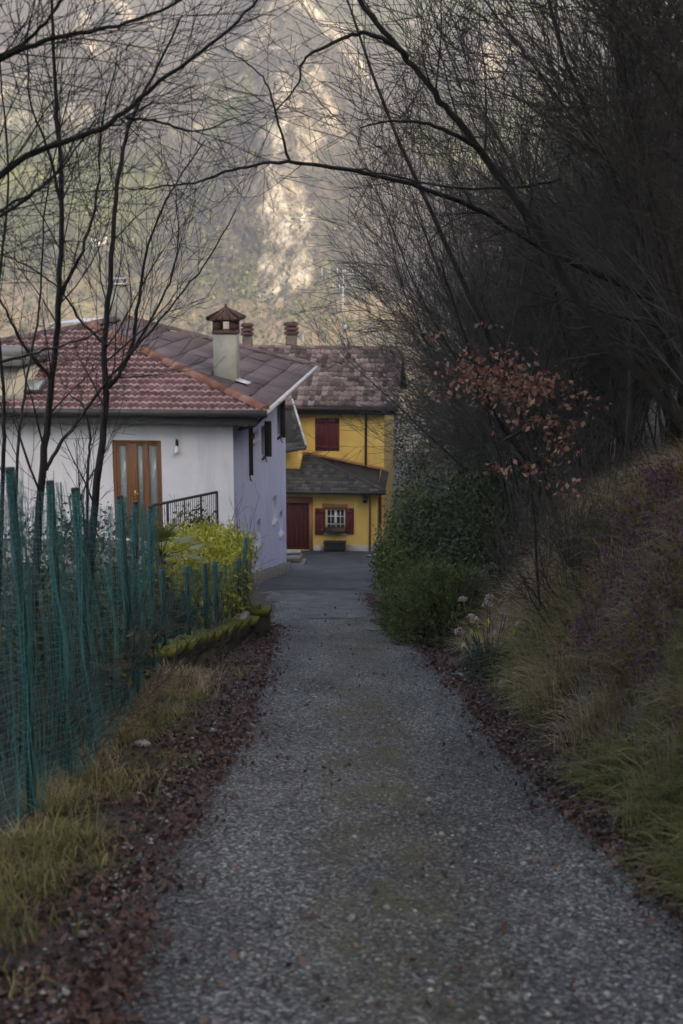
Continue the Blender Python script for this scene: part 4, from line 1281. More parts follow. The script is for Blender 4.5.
def bare_tree(name, g, stems, sp, L, r, spread, lean, label, cat, group=None, trunk_m='bark_dark', twig_m='twig', mx=3):
    t = thing(name, (0, 0, 0), label, cat, group)
    out = [[], [], [], []]
    for k in range(stems):
        an = g.uniform(0, 6.28); sp_ = g.uniform(.3, 1) * spread
        d = np.array([math.cos(an) * sp_ + lean, math.sin(an) * sp_, 1.])
        grow(out, g, (math.cos(an) * .12 * (stems > 1), math.sin(an) * .12 * (stems > 1), -.3), d, L * g.uniform(.7, 1.15), r * g.uniform(.6, 1.1), 0, mx, sp, n=11)
    for pts, rad in out[0]:
        b = MB(); b.tube(pts, rad, 7); b.build('trunk', M[trunk_m], t, smooth=True, world=False)
    b = MB()
    for l in out[1:]: limbs_mesh(b, l, 5)
    b.build('branches', M[twig_m], t, world=False)
    return t


def gz(x, y): return float(ground(x, y))


# tangle of bare trees over the right bank
g = np.random.default_rng(101)
protos = []
for k in range(4):
    protos.append(bare_tree('hazel', np.random.default_rng(200 + k), 5, SP_HAZEL if k < 2 else dict(SP_HAZEL, lean=-.05, up=.5), 5.5, .027, .45, -.42 if k < 2 else -.12, '', 'tree', trunk_m='bark_grey' if k % 2 else 'bark_dark', twig_m='twig_brown' if k % 2 else 'twig_grey'))
for k in range(4):
    protos.append(bare_tree('bare_tree', np.random.default_rng(300 + k), 1 + k % 2, SP_TREE if k < 1 else dict(SP_TREE, lean=-.02), 8.5, .06, .2, -.25 if k < 1 else -.06, '', 'tree', trunk_m='bark_grey' if k == 2 else 'bark_dark', twig_m='twig_grey'))
LBL_H = 'leafless many stemmed shrub tree in the dark tangle over the right bank'
LBL_T = 'leafless dark trunked tree in the dense wood above the right bank'
used = [False] * len(protos)
spots = []
for (n_, y0, y1, t0, t1) in ((26, 9, 24, .9, 3.2), (30, 10, 34, 2.5, 7), (30, 22, 58, 1.2, 6), (44, 14, 64, 6, 20), (14, 58, 84, 1, 10)):
    for k in range(n_):
        for tr_ in range(20):
            y = g.uniform(y0, y1); x = float(foot(y)) + g.uniform(t0, t1)
            if 49 < y < 66 and x < 5.4: continue
            if 24 < y < 50 and x < foot(y) + 1.9: continue
            if 10.5 < y < 16.5 and x < foot(y) + 2.6: continue
            if all((x - a) ** 2 + (y - b_) ** 2 > .55 for a, b_ in spots): break
        spots.append((x, y))
for i, (x, y) in enumerate(spots):
    t_ = x - float(foot(y))
    if t_ < 3: k = g.choice([0, 1, 2, 3, 0, 1, 2, 3, 4, 6])
    else: k = g.integers(0, 8)
    k = int(k)
    z = gz(x, y) - .05
    rz = g.normal(0, .55) if y < 25 or t_ > 5 else g.choice([-1, 1]) * g.uniform(1.0, 2.4)
    sc = g.uniform(.75, 1.15) * (1.0 if t_ < 8 else 1.25)
    lab, grp = (LBL_H, 'many stemmed shrub trees over the right bank') if k < 4 else (LBL_T, 'bare trees in the right hand wood')
    if not used[k]:
        o = protos[k]; used[k] = True; o.location = (x, y, z); o.rotation_euler = (0, 0, rz); o.scale = (sc,) * 3; tag(o, lab, None, grp)
    else:
        dup(protos[k], (x, y, z), rz, sc, lab, grp, tilt=(g.normal(0, .06), g.normal(0, .06)))


# ---- hero limbs: outlines taken at their own distance, then twigs grown along them
def smooth_path(pts, n):
    pts = np.array(pts, float); t = np.linspace(0, len(pts) - 1, n)
    i = np.clip(t.astype(int), 0, len(pts) - 2); f = (t - i)[:, None]
    p0 = pts[np.maximum(i - 1, 0)]; p1 = pts[i]; p2 = pts[i + 1]; p3 = pts[np.minimum(i + 2, len(pts) - 1)]
    return .5 * (2 * p1 + (p2 - p0) * f + (2 * p0 - 5 * p1 + 4 * p2 - p3) * f ** 2 + (3 * p1 - p0 - 3 * p2 + p3) * f ** 3)


SP_LIMB = dict(wob=.09, up=.1, rmin=.0024, nb=[10, 5, 3], L=[3.0, 1.1, .55, .3], t0=[.1, .12, .15], ang=(.35, .95), rf=.42, lean=0)


def limb(out, g, path, r0, r1, nb, L1, sp=SP_LIMB, mx=3, t0=.1, bias=None, r_tw=.42):
    pts = smooth_path(path, max(14, len(path) * 5)); n = len(pts)
    pts[1:-1] += g.normal(0, .005, (n - 2, 3))
    rad = r0 + (r1 - r0) * np.linspace(0, 1, n) ** .8
    out[0].append((pts, rad))
    for k in range(nb):
        t = t0 + (1 - t0) * (k + g.random()) / nb
        i = min(int(t * (n - 1)), n - 2)
        dd = unit(pts[i + 1] - pts[i]); a = g.normal(size=3)
        if bias is not None: a = a + np.asarray(bias)
        a = unit(a - dd * np.dot(a, dd)); ang = g.uniform(*sp['ang'])
        grow(out, g, pts[i], dd * math.cos(ang) + a * math.sin(ang), L1 * g.uniform(.5, 1.2) * (1.1 - .5 * t), max(rad[i] * r_tw * .8, .0034), 1, mx, sp)


def hero_tree(name, base, label, trunks, limbs, g, trunk_m='bark_dark', twig_m='twig', sp=SP_LIMB, group=None):
    t = thing(name, base, label, 'tree', group)
    out = [[], [], [], []]
    for a in trunks: limb(out, g, *a, sp=sp)
    for pts, rad in out[0]:
        b = MB(); b.tube(pts, rad, 8); b.build('trunk', M[trunk_m], t, smooth=True)
    tw = out[1:]; out2 = [[], [], [], []]
    for a in limbs: limb(out2, g, *a, sp=sp)
    for pts, rad in out2[0]:
        b = MB(); b.tube(pts, rad, 7); b.build('limb', M[trunk_m], t, smooth=True)
    b = MB()
    for l in tw + out2[1:]: limbs_mesh(b, l, 5)
    b.build('branches', M[twig_m], t)
    return t


def P(lst): return [at(*a) for a in lst]


g = np.random.default_rng(31)
bx, by = 3.7, 12.8
base = np.array([bx, by, gz(bx, by) - .1])
hero_tree('arching_tree', base, 'tree whose long bare bough arches leftward across the lane above the houses',
          [([base, at(690, 400, 12.8), at(650, 300, 12.7), at(640, 200, 12.7), at(620, 80, 12.6), at(600, -60, 12.5)], .05, .02, 14, 2.2)],
          [([at(650, 300, 12.7), at(610, 280, 12.6), at(560, 258, 12.5), at(515, 232, 12.3), at(470, 206, 12.1), at(400, 181, 12), at(330, 167, 12), at(283, 162, 12), at(240, 168, 12), at(200, 181, 12), at(160, 187, 12), at(128, 189, 12)], .035, .005, 14, .9),
           ([at(290, 162, 12), at(280, 130, 12), at(272, 100, 12), at(262, 76, 12), at(240, 58, 12.1), at(222, 45, 12.1)], .013, .004, 5, .6),
           ([at(330, 166, 12), at(375, 172, 11.7), at(440, 186, 11.5), at(510, 188, 11.4), at(560, 180, 11.4)], .006, .012, 5, .6)], g)
bx, by = 3.3, 10.6
base = np.array([bx, by, gz(bx, by) - .1])
hero_tree('leaning_tree', base, 'dark leaning trunk rising leftward out of frame above the lane',
          [([base, at(600, 330, 10.6), at(530, 220, 10.6), at(470, 137, 10.6), at(449, 112, 10.6), at(423, 78, 10.6), at(389, 37, 10.6), at(356, -5, 10.6), at(320, -70, 10.6)], .036, .016, 9, 1.3)],
          [([at(408, 58, 10.6), at(392, 44, 10.55), at(362, 33, 10.5), at(330, 45, 10.5), at(304, 60, 10.5), at(297, 85, 10.5), at(276, 110, 10.5)], .022, .005, 7, .7),
           ([at(480, 150, 10.6), at(440, 128, 10.4), at(400, 120, 10.3), at(360, 128, 10.2)], .02, .005, 6, .8)], g)

# trees on the left, behind and beside the net fence
def gpt(px, Y, dx=0):
    x = (px - 341.5) / F_PX * (Y * .982 + .4 + Y * .19 * .19); return np.array([x + dx, Y, gz(x + dx, Y) - .1])


g = np.random.default_rng(47)
SP_LEFT = dict(SP_LIMB, up=.5, nb=[10, 5, 3], ang=(.35, .8), rmin=.0022, rf=.38)
hero_tree('young_tree', gpt(30, 10.6), 'slim dark tree behind the net fence nearest the left edge of view',
          [([gpt(30, 10.6), at(38, 530, 10.6), at(47, 430, 10.6), at(57, 330, 10.6), at(61, 230, 10.6), at(60, 150, 10.6), at(54, 60, 10.6), at(50, -30, 10.6)], .036, .009, 22, 1.4)],
          [([at(60, 200, 10.6), at(48, 150, 10.6), at(30, 100, 10.5), at(28, 30, 10.4)], .014, .004, 6, .8),
           ([at(58, 300, 10.6), at(82, 250, 10.6), at(98, 190, 10.7), at(102, 120, 10.7), at(118, 60, 10.7)], .016, .004, 8, .9),
           ([at(52, 380, 10.6), at(20, 340, 10.5), at(0, 300, 10.4), at(-30, 270, 10.3)], .015, .005, 6, .8)], g, sp=SP_LEFT)
hero_tree('forked_tree', gpt(85, 12.9), 'slim dark forked tree standing before the white wall left of the glazed door',
          [([gpt(85, 12.9), at(94, 520, 12.9), at(105, 410, 12.9), at(105, 345, 12.9), at(112, 255, 12.9), at(118, 180, 12.9), at(132, 118, 12.9), at(160, 62, 12.9), at(182, 15, 12.9)], .042, .007, 18, 1.3)],
          [([at(108, 388, 12.9), at(120, 372, 12.9), at(132, 345, 12.9), at(140, 290, 12.9), at(150, 240, 12.9), at(172, 190, 12.9), at(205, 140, 12.9)], .026, .005, 12, 1.1),
           ([at(126, 362, 12.9), at(150, 322, 13), at(172, 275, 13.1), at(178, 240, 13.1), at(176, 190, 13.1)], .015, .004, 7, .8),
           ([at(46, 470, 12.7), at(62, 442, 12.8), at(88, 408, 12.9), at(118, 368, 12.8), at(166, 312, 12.8), at(206, 262, 12.8), at(236, 210, 12.7)], .02, .005, 9, .9),
           ([at(105, 345, 12.9), at(80, 320, 12.9), at(60, 290, 12.8), at(20, 262, 12.7), at(-20, 250, 12.6)], .014, .004, 7, .9)], g, sp=SP_LEFT)
g = np.random.default_rng(53)
bx = -4.2; by = 8.2; base = np.array([bx, by, gz(bx, by) - .1])
SP_OV = dict(SP_LIMB, up=.15, nb=[10, 5, 3], rmin=.0022, rf=.38)
hero_tree('overhanging_tree', base, 'tree at far left reaching long dark boughs across the upper left sky',
          [([base, base + np.array([.2, 0, 2.]), at(-160, 200, 8.4), at(-150, 60, 8.5), at(-120, -120, 8.6)], .14, .06, 3, 1.2)],
          [([at(-160, 250, 8.4), at(-70, 225, 8.5), at(-20, 190, 8.6), at(30, 155, 8.7), at(90, 133, 8.8), at(125, 112, 8.9), at(152, 88, 9), at(200, 53, 9.1), at(250, 8, 9.2), at(280, -30, 9.3)], .028, .007, 22, 1.2),
           ([at(-150, 120, 8.5), at(-60, 90, 8.6), at(0, 58, 8.7), at(35, 45, 8.7), at(80, 33, 8.8), at(130, 22, 8.9), at(192, -4, 9)], .025, .008, 18, 1.2),
           ([at(-150, 100, 8.5), at(-60, 60, 8.6), at(0, 55, 8.7), at(40, 28, 8.7), at(68, -10, 8.8)], .02, .008, 12, 1.),
           ([at(-155, 280, 8.4), at(-70, 260, 8.5), at(-10, 222, 8.6), at(30, 195, 8.7), at(64, 165, 8.8), at(95, 120, 8.9)], .016, .005, 14, 1.1),
           ([at(-155, 300, 8.4), at(-60, 270, 8.5), at(-5, 215, 8.6), at(50, 180, 8.7), at(80, 130, 8.8)], .015, .004, 14, 1.1),
           ([at(125, 118, 8.9), at(160, 122, 9), at(195, 132, 9.1), at(235, 118, 9.2)], .010, .004, 6, .8),
           ([at(-155, 400, 8.4), at(-60, 382, 8.5), at(0, 362, 8.6), at(40, 352, 8.7), at(80, 340, 8.8), at(120, 320, 8.9)], .016, .004, 5, .7)], g, sp=SP_OV)
g = np.random.default_rng(59)
for (px, Y, tops, lab) in ((-4, 11.4, [(2, 480), (4, 400), (-2, 300), (8, 180), (0, 60)], 'thin bare sapling at the left edge behind the net fence'),
                           (86, 15.5, [(87, 500), (90, 440), (84, 408), (70, 395)], 'very thin short sapling before the white wall between two slim trunks'),
                           (14, 16, [(16, 480), (24, 400), (40, 300), (46, 200), (70, 90)], 'thin bare sapling in the garden before the red roof')):
    base = gpt(px, Y)
    hero_tree('sapling', base, lab, [([base] + [at(a, c, Y) for a, c in tops], .022, .006, 9, .9)], [], g, sp=SP_LEFT)

# ------------------------------------------------------------------ leafy things
def leaf_quads(b, c, s, g, flat=.0, aspect=.55, up=None):
    """small folded leaves with centres c and sizes s"""
    n = len(c); s = np.broadcast_to(s, (n,))[:, None]
    u = g.normal(size=(n, 3))
    if up is not None: u = u + up
    u /= np.linalg.norm(u, axis=1)[:, None]
    w = g.normal(size=(n, 3)) + np.array([0, 0, flat])
    w = w - u * np.sum(u * w, 1)[:, None]; w /= np.linalg.norm(w, axis=1)[:, None] + 1e-9
    k = np.cross(u, w)
    p0 = c - u * s * .5; p1 = c + k * s * aspect * .5 + w * s * .08; p2 = c + u * s * .5; p3 = c - k * s * aspect * .5 + w * s * .08
    v = np.stack([p0, p1, p2, p3], 1).reshape(-1, 3)
    i = np.arange(n)[:, None] * 4
    b.add(v, t=np.vstack([i + np.array([0, 1, 2]), i + np.array([0, 2, 3])]))


def clumps(g, n, R_, k, cl, shell=.5):
    """centres: n leaves in k clumps inside an ellipsoid R_"""
    d = g.normal(size=(k, 3)); d /= np.linalg.norm(d, axis=1)[:, None]
    cc = d * (shell + (1 - shell) * g.random((k, 1)) ** .5)
    idx = g.integers(0, k, n)
    p = cc[idx] + g.normal(0, cl, (n, 3))
    return p * np.asarray(R_)


def shrub(name, c, R_, n, leaf, m, label, cat='shrub', group=None, k=60, cl=.16, flat=.6, aspect=.5, g=None, stems=9, twig='twig', up=None, shell=.5, zoff=0.):
    g = g or np.random.default_rng(int(abs(c[0] * 91 + c[1] * 37)) + 3)
    x, y = c[0], c[1]; z = gz(x, y) if len(c) < 3 else c[2]
    t = thing(name, (x, y, z), label, cat, group)
    p = clumps(g, n, R_, k, cl, shell) + np.array([0, 0, R_[2] * .92 + zoff])
    p = p[p[:, 2] > .02]
    b = MB(); leaf_quads(b, p, g.uniform(.7, 1.3, len(p)) * leaf, g, flat, aspect, up)
    b.build('foliage', m, t, world=False)
    b = MB()
    for i in range(stems):
        e = p[g.integers(0, len(p))]
        q = np.array([0, 0, -.1]) + g.normal(0, .05, 3) * np.array([1, 1, 0])
        md = (q + e) / 2 + np.array([0, 0, .15 * R_[2]]) + g.normal(0, .06, 3)
        b.tube(smooth_path([q, md, e], 6), np.linspace(.022, .006, 6), 5, cap=False)
    b.build('stems', M[twig], t, world=False)
    return t


def conifer(name, c, R_, n, m, label, g, L=.22, cat='shrub'):
    """spreading evergreen with upswept needle sprays"""
    x, y = c; z = gz(x, y)
    t = thing(name, (x, y, z), label, cat)
    b = MB(); bs = MB()
    for i in range(n):
        d = g.normal(size=3); d[2] = abs(d[2]) * .9 + .05; d = unit(d)
        e = d * np.asarray(R_) * g.uniform(.55, 1.05) * (1 + .25 * (vnoise(d[0] * 3 + 5, d[1] * 3 + d[2] * 3, 9) - .5)) + np.array([0, 0, R_[2] * .1])
        dirn = unit(d * np.array([1, 1, .6]) + np.array([0, 0, .55]) + g.normal(0, .25, 3))
        l = L * g.uniform(.6, 1.3); tip = e + dirn * l
        k = 14; f = np.linspace(.05, 1, k)[:, None]
        a = g.normal(size=(k, 3)); a = a - dirn * (a @ dirn)[:, None]; a /= np.linalg.norm(a, axis=1)[:, None]
        nl = l * .28 * (1.1 - f * .6)
        q = e + (tip - e) * f
        nd = a * .75 + dirn * .65
        sd_ = np.cross(nd, g.normal(size=(k, 3))); sd_ /= np.linalg.norm(sd_, axis=1)[:, None]
        wdt = .0075
        v = np.stack([q - sd_ * wdt, q + sd_ * wdt, q + nd * nl], 1).reshape(-1, 3)
        b.add(v, t=np.arange(len(v)).reshape(-1, 3))
        if i % 8 == 0:
            bs.tube(smooth_path([np.array([0, 0, -.05]), e * .5 + np.array([0, 0, .1]), tip], 5), np.linspace(.02, .004, 5), 4, cap=False)
    b.build('needles', m, t, world=False); bs.build('stems', M['twig'], t, world=False)
    return t


def pos(px, Y): return ((px - 341.5) / F_PX * (Y * .982 + (1.9 + .19 * Y) * .188), Y)


g = np.random.default_rng(77)
# garden hedge and its neighbours on the left
hx, hy = -2.12, 20.4
hd = thing('clipped_hedge', (hx, hy, gz(hx, hy)), 'bright yellow green clipped shrub topping the low net fence beside the lavender wall', 'hedge')
n_ = 30000; pp = np.stack([g.uniform(-1, 1, n_), g.uniform(-1, 1, n_), g.uniform(-1, 1, n_)], -1)
ll = np.maximum(np.abs(pp[:, 0]), np.maximum(np.abs(pp[:, 1]), np.abs(pp[:, 2])))
pp = pp[(np.linalg.norm(pp * np.array([1, 1, .9]), axis=1) < 1.25) & (g.random(n_) < .25 + ll ** 3)]
top = pp * np.array([.7, 1.95, .38]) * (1 + .12 * g.normal(size=(len(pp), 1)))
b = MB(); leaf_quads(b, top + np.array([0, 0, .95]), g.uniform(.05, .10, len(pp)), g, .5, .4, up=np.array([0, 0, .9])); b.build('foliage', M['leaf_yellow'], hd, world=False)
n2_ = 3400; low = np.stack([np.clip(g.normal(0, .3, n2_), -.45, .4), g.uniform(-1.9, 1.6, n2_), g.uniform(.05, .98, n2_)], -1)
b = MB(); leaf_quads(b, low, g.uniform(.08, .15, n2_), g, .4, .5); b.build('lower_foliage', M['leaf_dark'], hd, world=False)  # dark leaf colour paints the shade on the hedge's lower leaves
b = MB()
for k in range(16):
    q = np.array([g.normal(0, .15), g.uniform(-1.6, 1.6, 1)[0], -.1]); b.tube([q, q + np.array([g.normal(0, .1), g.normal(0, .1), .6]), q + np.array([g.normal(0, .2), g.normal(0, .2), 1.25])], [.03, .022, .01], 6, cap=False)
b.build('stems', M['bark_dark'], hd, world=False)
shrub('evergreen_climber', pos(240, 21.2), (.15, .22, .62), 1100, .085, M['leaf_mid'], 'leafy green climber on the post at the low fence end beside the lavender wall', k=40)
x, y = pos(196, 24.5); shrub('garden_shrub', (x, y), (.72, .7, .98), 3200, .09, M['leaf_olive'], 'olive green rounded shrub under the iron railing behind the yellow hedge', k=70)
x, y = pos(226, 25.5); shrub('purple_shrub', (x, y), (.4, .4, .78), 700, .09, M['heather'], 'small dark purplish shrub between the railing end and the lavender wall', k=30)
for (px, Y, lab) in ((222, 26, 'bare twiggy shrub standing before the white wall right of the railing'), (196, 26.5, 'bare upright shoots rising above the railing before the white wall')):
    x, y = pos(px, Y); t = bare_tree('twiggy_shrub', np.random.default_rng(px), 5, dict(SP_BUSH, nb=[3, 2, 2]), 2.5, .012, .16, .05, lab, 'shrub', mx=2)
    t.location = (x, y, gz(x, y))
# palm
x, y = pos(163, 18.8); z = gz(x, y)
pm_ = thing('fan_palm', (x, y, z), 'small spiky palm beside the last tall post of the net fence', 'palm')
b = MB(); b.tube([(0, 0, -.1), (.02, 0, .7), (0, 0, 1.25)], [.09, .08, .07], 8); b.build('trunk', M['bark_grey'], pm_, world=False)
for k in range(17):
    an = k * 2.4 + g.normal(0, .2); el = g.uniform(-.2, 1.3); d = np.array([math.cos(an) * math.cos(el), math.sin(an) * math.cos(el), math.sin(el)])
    s0 = np.array([0, 0, 1.25]); s1 = s0 + d * g.uniform(.3, .42)
    b = MB(); b.tube([s0, s1], .008, 4)
    side = unit(np.cross(d, [0, 0, 1])) if abs(d[2]) < .98 else np.array([1, 0, 0]); nrm_ = np.cross(side, d)
    for j in range(15):
        a = (j - 7) / 7 * 1.2; dd = d * math.cos(a) + side * math.sin(a); l = .40 * (1 - .25 * abs(a) / 1.35) * g.uniform(.9, 1.1)
        ww = np.cross(dd, nrm_) * .011; mid_ = s1 + dd * l * .55; tip = s1 + dd * l - np.array([0, 0, .07])
        b.add([s1 - ww * .3, s1 + ww * .3, mid_ + ww, mid_ - ww, tip], q=[[0, 1, 2, 3]], t=[[3, 2, 4]])
    b.build('frond', M['palm_leaf'], pm_, world=False)
# mixed laurels behind the net
LG = 'evergreen shrubs behind the net fence'
for i, (px, Y, R_, n, lf, mk, lab) in enumerate((
        (60, 11.6, (.6, .7, .62), 1300, .10, 'leaf_olive', 'olive shrub behind the net fence near the leftmost slim trunk'),
        (105, 13.8, (.5, .8, .62), 1300, .10, 'leaf_dark', 'dark green shrub behind the net fence under the forked tree'),
        (138, 16.4, (.5, .9, .75), 1500, .10, 'leaf_olive', 'olive shrub behind the last tall net fence posts'),
        (15, 10.4, (.6, .7, .5), 1000, .10, 'leaf_dark', 'dark shrub behind the net at the left edge'),
        (185, 17.6, (.32, .6, .4), 560, .13, 'leaf_dark', 'large leaved dark shrub behind the low net fence'),
        (90, 18.5, (1.0, .9, .9), 1800, .09, 'leaf_olive', 'olive garden shrub farther back below the white wall'),
        (30, 19.5, (1.2, .9, .9), 1800, .09, 'leaf_dark', 'dark garden shrub farther back at the left below the white wall'))):
    x, y = pos(px, Y); x = min(x, -2.45) if Y < 17 else min(x, -2.2)
    shrub('garden_shrub', (x, y), R_, n, lf, M[mk], lab, group=LG, k=40, cl=.2)
t = shrub('background_evergreen', (-11.5, 47), (2.6, 2., 3.4), 5200, .22, M['leaf_mid'], 'dark green evergreen crown peeping over the roof at the far left', 'tree', k=70)
# thorny tangle inside the net
for i, (px, Y) in enumerate(((25, 9.6), (70, 10.9), (100, 12.2), (128, 14.2), (45, 9.2))):
    x, y = pos(px, Y); x = min(x, -2.35)
    t = bare_tree('bramble', np.random.default_rng(500 + i), 6, SP_BUSH, 1.3, .008, .9, .15, 'tangled bare bramble growing behind the tall green net', 'bramble', 'brambles behind the net fence', twig_m='twig_brown')
    t.location = (x, y, gz(x, y))

# right side evergreens
g = np.random.default_rng(88)
conifer('spreading_yew', pos(447, 19.2), (.8, .85, .92), 2600, M['needle_dark'], 'dark green spreading yew shrub at the right lane edge', g)
conifer('creeping_juniper', pos(489, 14.9), (.26, .34, .34), 320, M['needle_blue'], 'small grey green juniper beside the white stone at the bank foot', g, L=.14)
conifer('broad_yew', pos(424, 22.6), (.62, .7, .85), 1700, M['needle_dark'], 'yew shrub half hidden behind the larger spreading yew', g)
shrub('lane_shrub', pos(405, 26.5), (.6, .75, .68), 4200, .075, M['leaf_mid'], 'mid green low shrub where the lane narrows before the forecourt', k=50)
shrub('box_bush', pos(414, 30.5), (.65, .9, 1.15), 5200, .075, M['leaf_mid'], 'tall green bush right of the yellow house corner', k=80)
shrub('rhododendron', pos(455, 25.5), (1.0, .9, 1.1), 5200, .085, M['leaf_dark'], 'broad dark rhododendron behind the yews under the bare trees', k=70)
shrub('rhododendron', pos(500, 21.5), (.95, .9, 1.0), 4600, .075, M['leaf_dark'], 'dark broad leaved shrub on the bank above the dried flowers', k=70)
shrub('holly_bush', pos(446, 36), (1.1, 1.1, 1.7), 2600, .09, M['leaf_dark'], 'tall dark evergreen bush between the yellow house and the wood', k=70)
shrub('ivy_mound', pos(394, 38.5), (.55, .9, .8), 3200, .08, M['leaf_mid'], 'green ivy mound at the forecourt edge by the reddish stump', k=50)
shrub('holly_bush', pos(525, 31), (1.5, 1.4, 1.7), 3000, .11, M['leaf_dark'], 'large dark evergreen bush deep in the wood behind the beech', k=70)
shrub('holly_bush', (3.5, 65), (1.3, 1.4, 3.3), 4200, .14, M['leaf_dark'], 'dark evergreen bush behind the right end of the yellow house', k=60)
shrub('holly_bush', (6.6, 57), (1.6, 1.6, 2.3), 3000, .14, M['leaf_dark'], 'dark evergreen bush close to the yellow house under bare trees', k=60)
shrub('holly_bush', (3.7, 49), (.9, 1.2, 1.7), 2600, .10, M['leaf_olive'], 'olive evergreen bush at the edge of the wood before the yellow house', k=60)
x, y = pos(660, 11.2); x = 3.05; shrub('bank_fern', (x, y), (.3, .3, .32), 380, .09, M['leaf_mid'], 'small green leafy plant at the right edge among the heather', k=20)
# unseen evergreen oak added so its canopy darkens the near end of the lane
ok = thing('shade_oak', (-3.6, -3.2, gz(-3.6, -3.2)), 'unseen evergreen oak added behind the view point to shade the near lane', 'tree')
LOC_ = np.array([-3.6, -3.2, gz(-3.6, -3.2)])
b = MB(); b.tube(smooth_path([LOC_ - up3 * .2, LOC_ + np.array([.2, .1, 2.2]), LOC_ + np.array([1.2, .4, 4.6])], 10), np.linspace(.24, .14, 10), 9); b.build('trunk', M['bark_dark'], ok)
b = MB()
for k in range(14):
    e = np.array([g.uniform(-4, 4.5), g.uniform(-5.5, 4.2), g.uniform(5.6, 8)]); b.tube(smooth_path([LOC_ + np.array([1.1, .4, 4.2]), (LOC_ + np.array([1.2, .4, 4.6]) + e) / 2 + up3 * .4, e], 8), np.linspace(.09, .015, 8), 5, cap=False)
b.build('boughs', M['bark_dark'], ok)
b = MB(); c = clumps(g, 21000, (6.8, 8.0, 1.5), 150, .14, .2) + np.array([-.5, 1.0, 7.6]); leaf_quads(b, c, g.uniform(.16, .3, len(c)), g, .8, .6); b.build('crown', M['leaf_dark'], ok)
# dried hydrangea
x, y = pos(489, 15.9); z = gz(x, y)
hy_ = thing('hydrangea', (x, y, z), 'hydrangea with dried pinkish flower heads and a few yellow leaves at the bank foot', 'shrub')
b = MB(); heads = []
for k in range(15):
    e = np.array([g.normal(0, .16), g.normal(0, .16), g.uniform(.45, .82)]); heads.append(e); b.tube([(e[0] * .2, e[1] * .2, -.05), (e[0] * .6, e[1] * .6, e[2] * .5), e], [.009, .007, .005], 5)
b.build('stems', M['twig_brown'], hy_, world=False)
for e in heads[:11]:
    b = MB(); d = g.normal(size=(46, 3)); d[:, 2] = np.abs(d[:, 2]); d /= np.linalg.norm(d, axis=1)[:, None]
    leaf_quads(b, e + d * .055, .032, g, .3, .9); b.build('flower_head', M['dried_flower'], hy_, world=False)
b = MB(); c = np.array([g.normal(0, .15, 46), g.normal(0, .15, 46), g.uniform(.2, .62, 46)]).T; leaf_quads(b, c, g.uniform(.07, .12, 46), g, .8, .6); b.build('leaf', M['leaf_yellow'], hy_, world=False)
# bare shrub on the bank
for (px, Y, L, lab) in ((556, 13.4, 1.0, 'low bare bush on the bank before the rusty leaved beech'), (533, 13.9, 1.1, 'small bare bush at the bank rim before the beech stem'), (541, 14.6, 1.3, 'bare twiggy bush with fan of thin stems on the grassy bank'), (575, 16.5, 1.5, 'taller bare bush behind the fan shaped one on the bank'), (520, 17.4, 1.2, 'bare bush at the bank edge behind the dried flowers')):
    x, y = pos(px, Y); x += .35
    t = bare_tree('bare_bush', np.random.default_rng(px), 9, SP_BUSH, L, .012, .75, -.15, lab, 'shrub', twig_m='twig_brown')
    t.location = (x, y, gz(x, y))
# young beech with rusty leaves
g = np.random.default_rng(93)
bx, by = pos(540, 15.2); base = np.array([bx, by, gz(bx, by) - .1])
bch = hero_tree('young_beech', base, 'young beech keeping rusty brown leaves on its lower branches over the right bank',
                [([base, at(530, 480, 14.4), at(504, 432, 13.2), at(480, 380, 12.7), at(462, 330, 12.6), at(440, 260, 12.6)], .017, .007, 10, 1.)],
                [([at(505, 440, 12.8), at(540, 420, 12.5), at(572, 405, 12.4), at(596, 402, 12.3)], .015, .004, 6, .6),
                 ([at(560, 440, 12.5), at(530, 402, 12.4), at(500, 378, 12.2), at(470, 360, 12.1), at(448, 352, 12.1)], .018, .004, 8, .5),
                 ([at(520, 470, 12.8), at(545, 455, 12.5), at(560, 445, 12.4)], .012, .004, 4, .5)], g)
b = MB(); cs = []
for (x0, y0, sx, sy, n_) in ((468, 366, 14, 12, 80), (500, 372, 16, 14, 110), (520, 388, 18, 10, 130), (545, 386, 18, 8, 70), (498, 396, 26, 7, 60), (480, 384, 18, 6, 60), (545, 420, 22, 8, 75), (560, 445, 10, 8, 20),
                             (520, 468, 24, 5, 26), (555, 452, 12, 6, 18), (562, 488, 10, 8, 20), (490, 325, 8, 3, 6), (430, 338, 6, 4, 7), (575, 400, 14, 8, 24), (500, 470, 12, 4, 14)):
    for k in range(int(n_ * 1.35)): cs.append(at(g.normal(x0, sx * 1.0), g.normal(y0, sy * .9), 12.3 + g.normal(0, .25)))
cs = np.array(cs)
leaf_quads(b, cs, g.uniform(.035, .072, len(cs)), g, .2, .62, up=np.array([0, 0, -.5])); b.build('leaves', M['beech_leaf'], bch)

